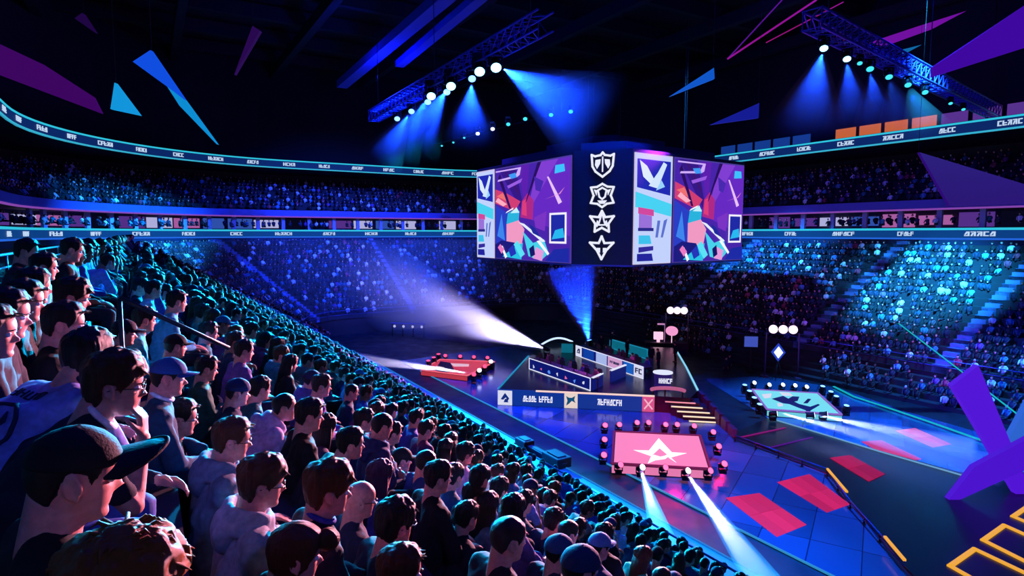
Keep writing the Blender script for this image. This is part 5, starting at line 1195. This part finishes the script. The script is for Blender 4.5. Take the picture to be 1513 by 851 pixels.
# ---- the rest of the left stand
def ordn(i):
    if i < 20: return ORD[i]
    tens = {20: 'twentieth', 30: 'thirtieth', 40: 'fortieth', 50: 'fiftieth', 60: 'sixtieth', 70: 'seventieth', 80: 'eightieth'}
    n = i+1
    return tens[n] if n % 10 == 0 else {2: 'twenty', 3: 'thirty', 4: 'forty', 5: 'fifty', 6: 'sixty', 7: 'seventy', 8: 'eighty'}[n//10]+'-'+ORD[n % 10-1]
TOPS = [('black', BLK, 8), ('navy', NVY, 6), ('dark teal', (20, 70, 90), 5), ('teal', (40, 130, 150), 3), ('grey', (90, 92, 110), 3), ('pale blue', (120, 160, 210), 2), ('violet', (90, 60, 150), 3), ('white', (205, 210, 230), 2), ('plum', (90, 40, 90), 2), ('blue', (40, 70, 170), 4)]
GARM = ['jacket', 'hoodie', 'shirt', 'coat', 'jumper']
RP = random.Random(21)
seats = []
for k in range(K0, K1+1):
    s = -2.0+RP.uniform(0, .3)
    while s < SL1-.4:
        s += .56+RP.uniform(-.05, .09)
        if RP.random() < .05: continue
        if abs(s-5.9) < .35 and 0 <= k <= 8: continue
        if abs(s-19.0) < .35 and k <= 11: continue
        p = step_p(k)-.22+RP.uniform(-.06, .08); z = step_z(k); hd = ar(p+.16, s, z+.76)
        x, y, d = project(hd)
        if d < 4.4 or x < -60 or x > W+40 or y > H+70: continue
        hs = 900*.25/d
        if any((hd-q).length < .50 for q, _, _ in HEADS): continue
        clash = False
        for q, _, _ in HEADS[:60]:
            qx, qy, qd = project(q)
            if d < qd and abs(qx-x) < hs*.9 and -hs*1.8 < qy-y+hs*.4 < hs*2.2: clash = True; break
        if clash: continue
        seats.append((d, k, s, p, z))
seats.sort()
N_IND = 236
ind, rest = seats[:N_IND], seats[N_IND:]
order = {}
for i, (d, k, s, p, z) in enumerate(sorted(ind, key=lambda t: (t[1], t[2]))): order[(k, s)] = sum(1 for q in ind if q[1] == k and q[2] < s)
PS = ['upright', 'upright', 'turned', 'turned', 'leaning', 'folded', 'slouch', 'leaning_far', 'chin']
HN_ = {'short': 'short hair', 'fringe': 'a fringe', 'crew': 'cropped hair', 'long': 'long hair', 'bun': 'a hair bun'}
for (d, k, s, p, z) in ind:
    nm, rgb, _ = RP.choices(TOPS, [t[2] for t in TOPS])[0]; g = RP.choice(GARM); pose = RP.choice(PS); hs = RP.choices(['short', 'fringe', 'crew', 'long', 'short'], [6, 3, 4, 3, 1])[0]
    hr = RP.choice([BH, BH, BH, (40, 24, 18), BR]); cap = None; what = HN_[hs]
    q = RP.random()
    if q < .12: cap = ('cap', RP.choice([BLK, NVY, (30, 80, 130)])); what = 'a cap'; hs = 'crew'
    elif q < .17: cap = ('beanie', RP.choice([BLK, NVY, (30, 60, 110)])); what = 'a beanie'; hs = 'crew'
    jit = tuple(min(255, max(0, int(c*RP.uniform(.8, 1.2)))) for c in rgb)
    lab = 'person in %s %s with %s, %s row above rail, %s from near end' % (nm, g, what, ordn(K1-k), ordn(order[(k, s)]))
    if len(lab.split()) > 16 or len(lab.replace('-', ' ').split()) > 16: lab = lab.replace(' from near end', ' along').replace('person in dark teal', 'person in dark teal')
    lean_p = POSES[pose]['hc'].x-.16
    person(pose+('*' if d > 7 else ''), ar(p-(lean_p*.3), s, z), HEADOFF+RP.uniform(-.25, .35), RP.choice([SK, SK, SK2, SK3]), hs, hr, jit, RP.choice([(24, 26, 44), (30, 36, 70), BLK]), lab, RP.uniform(.95, 1.06), hood=(g == 'hoodie'), glasses=RP.random() < .2, cap=cap, top_name=g)
# players and a presenter on the stage
def upright_at(pos, rz, label, top, pose='standing', grp='players on the stage', **kw): person(pose+'*', pos, rz, SK, 'short', BH, top, (20, 20, 34), label, 1.0, group=grp, **kw)
stool = {}
def gaming_chair(pos, rz, label, grp):
    if not stool:
        b = MB(); b.box((0, 0, .44), (.46, .46, .09)); stool['seat'] = b.mesh('seat', mat('chair_dark', (26, 26, 50), .6)); b = MB(); b.box((-.25, 0, .80), (.08, .46, .72)); b.box((-.24, 0, 1.16), (.09, .28, .12)); stool['backrest'] = b.mesh('backrest', mat('chair_dark', (26, 26, 50), .6))
        b = MB(); b.tube([(0, 0, .06), (0, 0, .40)], .035, 8)
        for q in range(5): b.bar((0, 0, .06), (.28*math.cos(q*1.257), .28*math.sin(q*1.257), .04), .05)
        stool['base'] = b.mesh('base', BLACK)
    t = empty('gaming_chair', pos, rz, label, 'chair', grp)
    for nm in ('seat', 'backrest', 'base'): link(nm, stool[nm], t)
for (a, u, n, L, nm, cols) in ((d1a, u1, n1, L1, 'outlined desk', [(200, 60, 110), (150, 50, 120), (220, 110, 150), (120, 60, 140), (210, 80, 120)]), (d2a, u2, n2, L2, 'rear tiled desk', [(20, 22, 40), (30, 40, 80), (24, 24, 44), (150, 70, 110), (40, 44, 90)])):
    for i in range(5):
        q = a+u*L*(.12+.19*i)-n*1.25; rz = math.atan2(n.y, n.x)
        gaming_chair(q, rz, 'dark gaming chair at the %s, %s from its left end' % (nm, ORD[i]), 'gaming chairs on the stage')
        upright_at(q+UP*.49, rz, 'person seated at the %s, %s from its left end' % (nm, ORD[i]), cols[i], 'upright')
for i, (x, y) in enumerate(((888, 522), (903, 515), (926, 528), (962, 540), (973, 546), (998, 535))):
    upright_at(at_z(x, y, PZ), -1.6+i, 'person standing in dark clothes on the rear stage, %s from the left' % ORD[i], (20, 22, 44), 'standing', 'people standing at the rear of the stage')
for (x, y, lab) in ((1076, 552, 'person standing in dark clothes on the floor right of the stage'), (1071, 556, 'person in dark jacket close beside the one right of the stage')):
    upright_at(at_z(x, y, .03), -1.2, lab, (20, 18, 40), 'standing', 'crew on the floor')

# ---- far crowd: everyone beyond the nearest three hundred, as one mass
def low_person():
    b = MB(); b.ball((.16, 0, .76), (.105, .085, .125), 7, 5, 1)
    b.capsule((0, 0, .10), (.06, 0, .44), .16, .17, 6, 1, 2); b.capsule((.05, .12, .50), (.05, -.12, .50), .09, .09, 5, 1, 2)
    b.capsule((.07, .2, .46), (.28, .16, .22), .06, .05, 4, 1, 2); b.capsule((.07, -.2, .46), (.28, -.16, .22), .06, .05, 4, 1, 2)
    b.capsule((.0, .1, .09), (.42, .1, .06), .12, .1, 4, 1, 3)
    mi = list(b.m)
    for i, f in enumerate(b.f):
        if mi[i] == 1:
            c = sum((Vector(b.v[q]) for q in f), Vector())/len(f)
            if not (c.x > .19 and c.z < .82): mi[i] = 0
    return np.array(b.v), b.f, np.array(mi)
LV, LF, LM = low_person()
tot = np.array([len(f) for f in LF]); flat = np.array([q for f in LF for q in f]); starts = np.concatenate([[0], np.cumsum(tot)[:-1]])
inst = []     # position, heading, brightness class, scale
RC = random.Random(33)
for (d, k, s, p, z) in rest: inst.append((ar(p, s, z), ARA+RC.uniform(-.4, .5), 'l', RC.uniform(.92, 1.08)))
def rowfill(R, z, fill, cls, spacing=.56, skip=None, zoff=0.0, jit=.08):
    for (p, s, a) in ring_walk(R, spacing):
        if RC.random() > fill: continue
        v = ar(p+RC.uniform(-jit, jit), s+RC.uniform(-jit, jit), z+zoff)
        x, y, d = project(v)
        if d < 2 or x < -60 or x > W+60 or y < -50 or y > H+50: continue
        if skip and skip(v): continue
        dd = AP*math.cos(a)+AS*math.sin(a); inst.append((v, math.atan2(-dd.x, dd.y)+RC.uniform(-.4, .4), cls, RC.uniform(.92, 1.1)))
aisle_lines = [(bowl_pt(u, 0), bowl_pt(u, 1), .75 if u > 50 else .7) for u in AISLES]
def in_aisle(v):
    for a, c, w in aisle_lines:
        d = Vector((c.x-a.x, c.y-a.y)); q = Vector((v.x-a.x, v.y-a.y)); t = q.dot(d)/d.dot(d)
        if 0 < t < 1.05 and (q-d*t).length < w+.1: return True
    return False
for i in range(NR-1):
    rowfill(lerp_ring((i+.45)/NR), ZB(i+1), .93, 'b', .54, in_aisle)
for i in range(8): rowfill(rb(.7+i), 15.15+i*.55, .75, 'u', .6)
rowfill(rb(1.2), 12.5, .55, 's', .7, None, .45); rowfill(rb(.5), 12.5, .35, 's', .8, None, .3)
for i in range(4):
    for j in range(130):
        p, s = 46.5+i*.75, -6+j*.6
        if RC.random() < .35 or s > 70: continue
        v = ar(p+RC.uniform(-.1, .1), s, .3+.42*i); x, y, d = project(v)
        if 950 < x < W+40 and d > 5 and not 1080 < x < 1215: inst.append((v, ARA+PI+RC.uniform(-.3, .3), 'f', 1.0))
n = len(inst); pos = np.array([tuple(i[0]) for i in inst]); ang = np.array([i[1] for i in inst]); sc_ = np.array([i[3] for i in inst])
ca, sa = np.cos(ang), np.sin(ang)
X = (LV[None, :, 0]*ca[:, None]-LV[None, :, 1]*sa[:, None])*sc_[:, None]+pos[:, 0:1]; Yv = (LV[None, :, 0]*sa[:, None]+LV[None, :, 1]*ca[:, None])*sc_[:, None]+pos[:, 1:2]; Zv = LV[None, :, 2]*sc_[:, None]+pos[:, 2:3]
co = np.stack([X, Yv, Zv], axis=2).reshape(-1, 3)
nv, nf, nl = len(LV), len(LF), len(flat)
me = bpy.data.meshes.new('seated_crowd'); me.vertices.add(n*nv); me.vertices.foreach_set('co', co.ravel().astype(np.float32))
me.loops.add(n*nl); me.loops.foreach_set('vertex_index', (flat[None, :]+np.arange(n)[:, None]*nv).ravel().astype(np.int32))
me.polygons.add(n*nf); me.polygons.foreach_set('loop_start', (starts[None, :]+np.arange(n)[:, None]*nl).ravel().astype(np.int32))
me.polygons.foreach_set('use_smooth', np.ones(n*nf, dtype=bool))
pal_top = [(20, 20, 30), (24, 30, 60), (30, 50, 80), (60, 60, 80), (50, 110, 140), (90, 150, 200), (210, 215, 235), (120, 70, 150), (160, 60, 90), (230, 235, 250)]
wt = [10, 8, 5, 3, 2.2, 2, 1.6, 1, .7, 1.6]
colr = np.zeros((n, 4, 4), dtype=np.float32)
for i in range(n):
    t = RC.choices(pal_top, wt)[0]; h = RC.choice([BH, BH, (50, 30, 22), (100, 60, 40), (150, 150, 170) if RC.random() < .4 else BH])
    colr[i, 0] = c4(h); colr[i, 1] = c4(RC.choice([SK, SK2, (235, 185, 175)])); colr[i, 2] = c4(t); colr[i, 3] = c4((24, 26, 44))
at = me.attributes.new('cloth', 'FLOAT_COLOR', 'FACE'); at.data.foreach_set('color', colr[:, LM].reshape(-1, 4).ravel())
me.materials.append(vcol('crowd_clothes')); me.update(calc_edges=True); me.validate()
o = link('seated_crowd', me); tag(o, 'distant seated crowd filling the far stands, upper deck and loges', 'crowd', None, 'stuff')
print('crowd', n, 'faces', n*nf, 'individuals', len(ind)+len(HEADS))
# ================================================================== LIGHT AND HAZE
wd = bpy.data.worlds.new('world'); SC.world = wd; wd.use_nodes = True
wd.node_tree.nodes['Background'].inputs[0].default_value = (.02, .03, .2, 1); wd.node_tree.nodes['Background'].inputs[1].default_value = .05
def spot(pos, tgt, rgb, power, ang, blend=.4, size=.3):
    l = bpy.data.lights.new('stage_spot', 'SPOT'); l.energy = power; l.color = lin(rgb); l.spot_size = math.radians(ang); l.spot_blend = blend; l.shadow_soft_size = size
    o = bpy.data.objects.new('stage_spot', l); COL.objects.link(o); o.location = pos
    o.rotation_mode = 'QUATERNION'; o.rotation_quaternion = Vector((0, 0, -1)).rotation_difference((Vector(tgt)-Vector(pos)).normalized()); return o
def point(pos, rgb, power, size=1.0):
    l = bpy.data.lights.new('roof_lamp', 'POINT'); l.energy = power; l.color = lin(rgb); l.shadow_soft_size = size
    o = bpy.data.objects.new('roof_lamp', l); COL.objects.link(o); o.location = pos; return o
# general blue fill, points added under the roof without fixtures
for p, s in ((5, 15), (40, 20), (20, 60)): point(ar(p, s, 27), (20, 34, 255), 3000, 1.0)
# floor washes
spot(ar(24, 8, 32), ar(28, 12, 0), (20, 120, 255), 105000, 44)
spot(ar(30, 30, 32), ar(24, 38, 0), (20, 80, 255), 110000, 60)
spot(ar(24, 52, 30), ar(24, 50, 0), (110, 60, 255), 30000, 60)
spot(ar(44, 12, 32), ar(42, 20, 0), (50, 150, 255), 150000, 40)
# crowd rims from beyond the stage
spot(ar(25.8, 66, 18.2), ar(6, 18, 5.5), (10, 190, 255), 1300000, 33, .8, .4)
spot(ar(36, 34, 20), ar(11, 30, 4), (165, 50, 255), 420000, 24, .8, .4)
spot(ar(27.5, 24, 13.5), ar(0, 3.5, 10.5), (255, 160, 185), 240000, 17, .7, .3)
spot(ar(18, 2, 12), ar(0, 3, 10.5), (255, 110, 150), 200, 40, .7, .3)  # added weak pink fill, stands in for screen bounce
spot(ar(2, -10, 20), ar(3, 6, 9), (90, 110, 255), 1600, 70, .8, .4)  # added dim blue fill from behind the camera
spot(ar(5.8, 29, 17), ar(1.5, 5, 9.5), (20, 170, 255), 50000, 30, .8, .3)
spot(ar(27, 20, 22), ar(15, 16, 1), (0, 110, 255), 80000, 46, .8, .3)
for q, P_ in ((pinkC+Vector((0, 3, 1.0)), 250), (pinkC+Vector((3.6, 1.0, .9)), 250), (at_z(1000, 592, 3.0), 900)): point(q, (255, 20, 80), P_, .2)  # added red points, boost the glow round the pink screen and stairs
# right and end stands
spot(ar(34, 14, 32), ar(56, 26, 8), (40, 180, 255), 900000, 25, 1.0)
spot(ar(34, 40, 32), ar(57, 42, 8), (30, 150, 255), 400000, 30, .9)
spot(ar(40, 10, 6), ar(52, 28, 4), (150, 60, 255), 14000, 40, .9)
spot(ar(30, 48, 33), ar(26, 82, 9), (60, 90, 255), 130000, 56, .9)
spot(ar(22, 46, 33), ar(2, 74, 9), (30, 150, 255), 500000, 36, .9)
spot(ar(30, 45, 24), ar(70, 30, 17), (90, 60, 255), 9000, 80, .9)
spot(ar(30, 45, 24), ar(-12, 60, 17), (50, 60, 255), 10000, 70, .9)
spot((6.5, 49, 9.3), (6, 47, 1), (230, 80, 210), 8000, 80, .8, .3)
# shafts of light
S = lambda x, y, z: at_z(x, y, z)
beam(S(808, 516, 1.7), at_y(560, 425, 80), .16, 6.2, (190, 180, 255), 320000, .055, 'wide lavender light shaft fanning from the stage toward the far left seats', fade=.6)
beam(S(808, 517, 1.7), at_y(690, 492, 64), .12, 1.3, (215, 205, 255), 50000, .10, 'short bright white core of the lavender shaft')
beam(S(872, 508, 1.9), at_y(842, 392, 56),   .2, 3.1, (8, 50, 255), 420000, .12, 'blue light shaft rising from the stage to the scoreboard', fade=.45)
beam(S(946, 691, .75), S(985, 815, 2.8), .07, .42, (235, 230, 255), 260000, .5, 'narrow white light shaft from the pink screen to the rail')
beam(S(1013, 697, .75), S(1142, 880, 1.6), .07, .55, (240, 235, 255), 300000, .4, 'long white light shaft from the pink screen to the bottom edge')
beam(S(704, 552, .8), S(500, 527, 2.6), .07, .62, (225, 215, 255), 200000, .35, 'white light shaft from the red screen across to the left seats')
beam(S(1144, 608, .8), S(1480, 696, .9), .07, .75, (190, 200, 255), 40000, .3, 'pale light shaft sweeping over the side deck, nearer one')
beam(S(1198, 611, .8), S(1440, 664, .9), .07, .65, (170, 190, 255), 40000, .25, 'pale light shaft sweeping over the side deck, farther one')
RB_ = (14, 60, 255)
for i, (x, y, x1, y1, r, P, dn) in enumerate(((732, 95, 895, 190, 3.6, 156000, .03), (697, 113, 693, 215, 2.4, 72000, .03), (666, 123, 606, 222, 2.3, 96000, .03), (637, 138, 580, 232, 2.2, 72000, .03), (608, 162, 560, 245, 2.1, 54000, .03))):
    src = S(x, y, 22.6); beam(src, at_y(x1, y1, src.y-1.5), .2, r, RB_, P, dn, 'blue shaft under the left roof truss, %s from its near end' % ORD[i], so=.6, fade=True)
for i, (x, y, x1, y1, r, P, dn) in enumerate(((1217, 68, 1186, 205, 2.2, 12000, .06), (1251, 84, 1262, 200, 1.7, 6000, .05), (1285, 99, 1300, 200, 1.6, 4000, .05), (1313, 111, 1336, 200, 1.6, 2500, .05), (1341, 123, 1370, 200, 1.5, 2000, .05))):
    src = S(x, y, 21.4); beam(src, at_y(x1, y1, src.y-1.0), .15, r, (20, 70, 255), P, dn, 'blue shaft under the right roof truss, %s from its near end' % ORD[i], so=.4, fade=True)

# thin haze hanging over the far end seats
b = MB(); b.prism([tuple(ar(p, s)[:2]) for p, s in ((-6, 56), (14, 56), (26, 60), (44, 64), (46, 84), (2, 84))], 3.2, 11.2); tag(b.build('stage_haze', haze('haze_far', .007)), 'thin blue haze hanging over the far end seating', 'haze', None, 'stuff')
spot(ar(26, 40, 30), ar(22, 76, 6), (20, 70, 255), 160000, 60, .9)
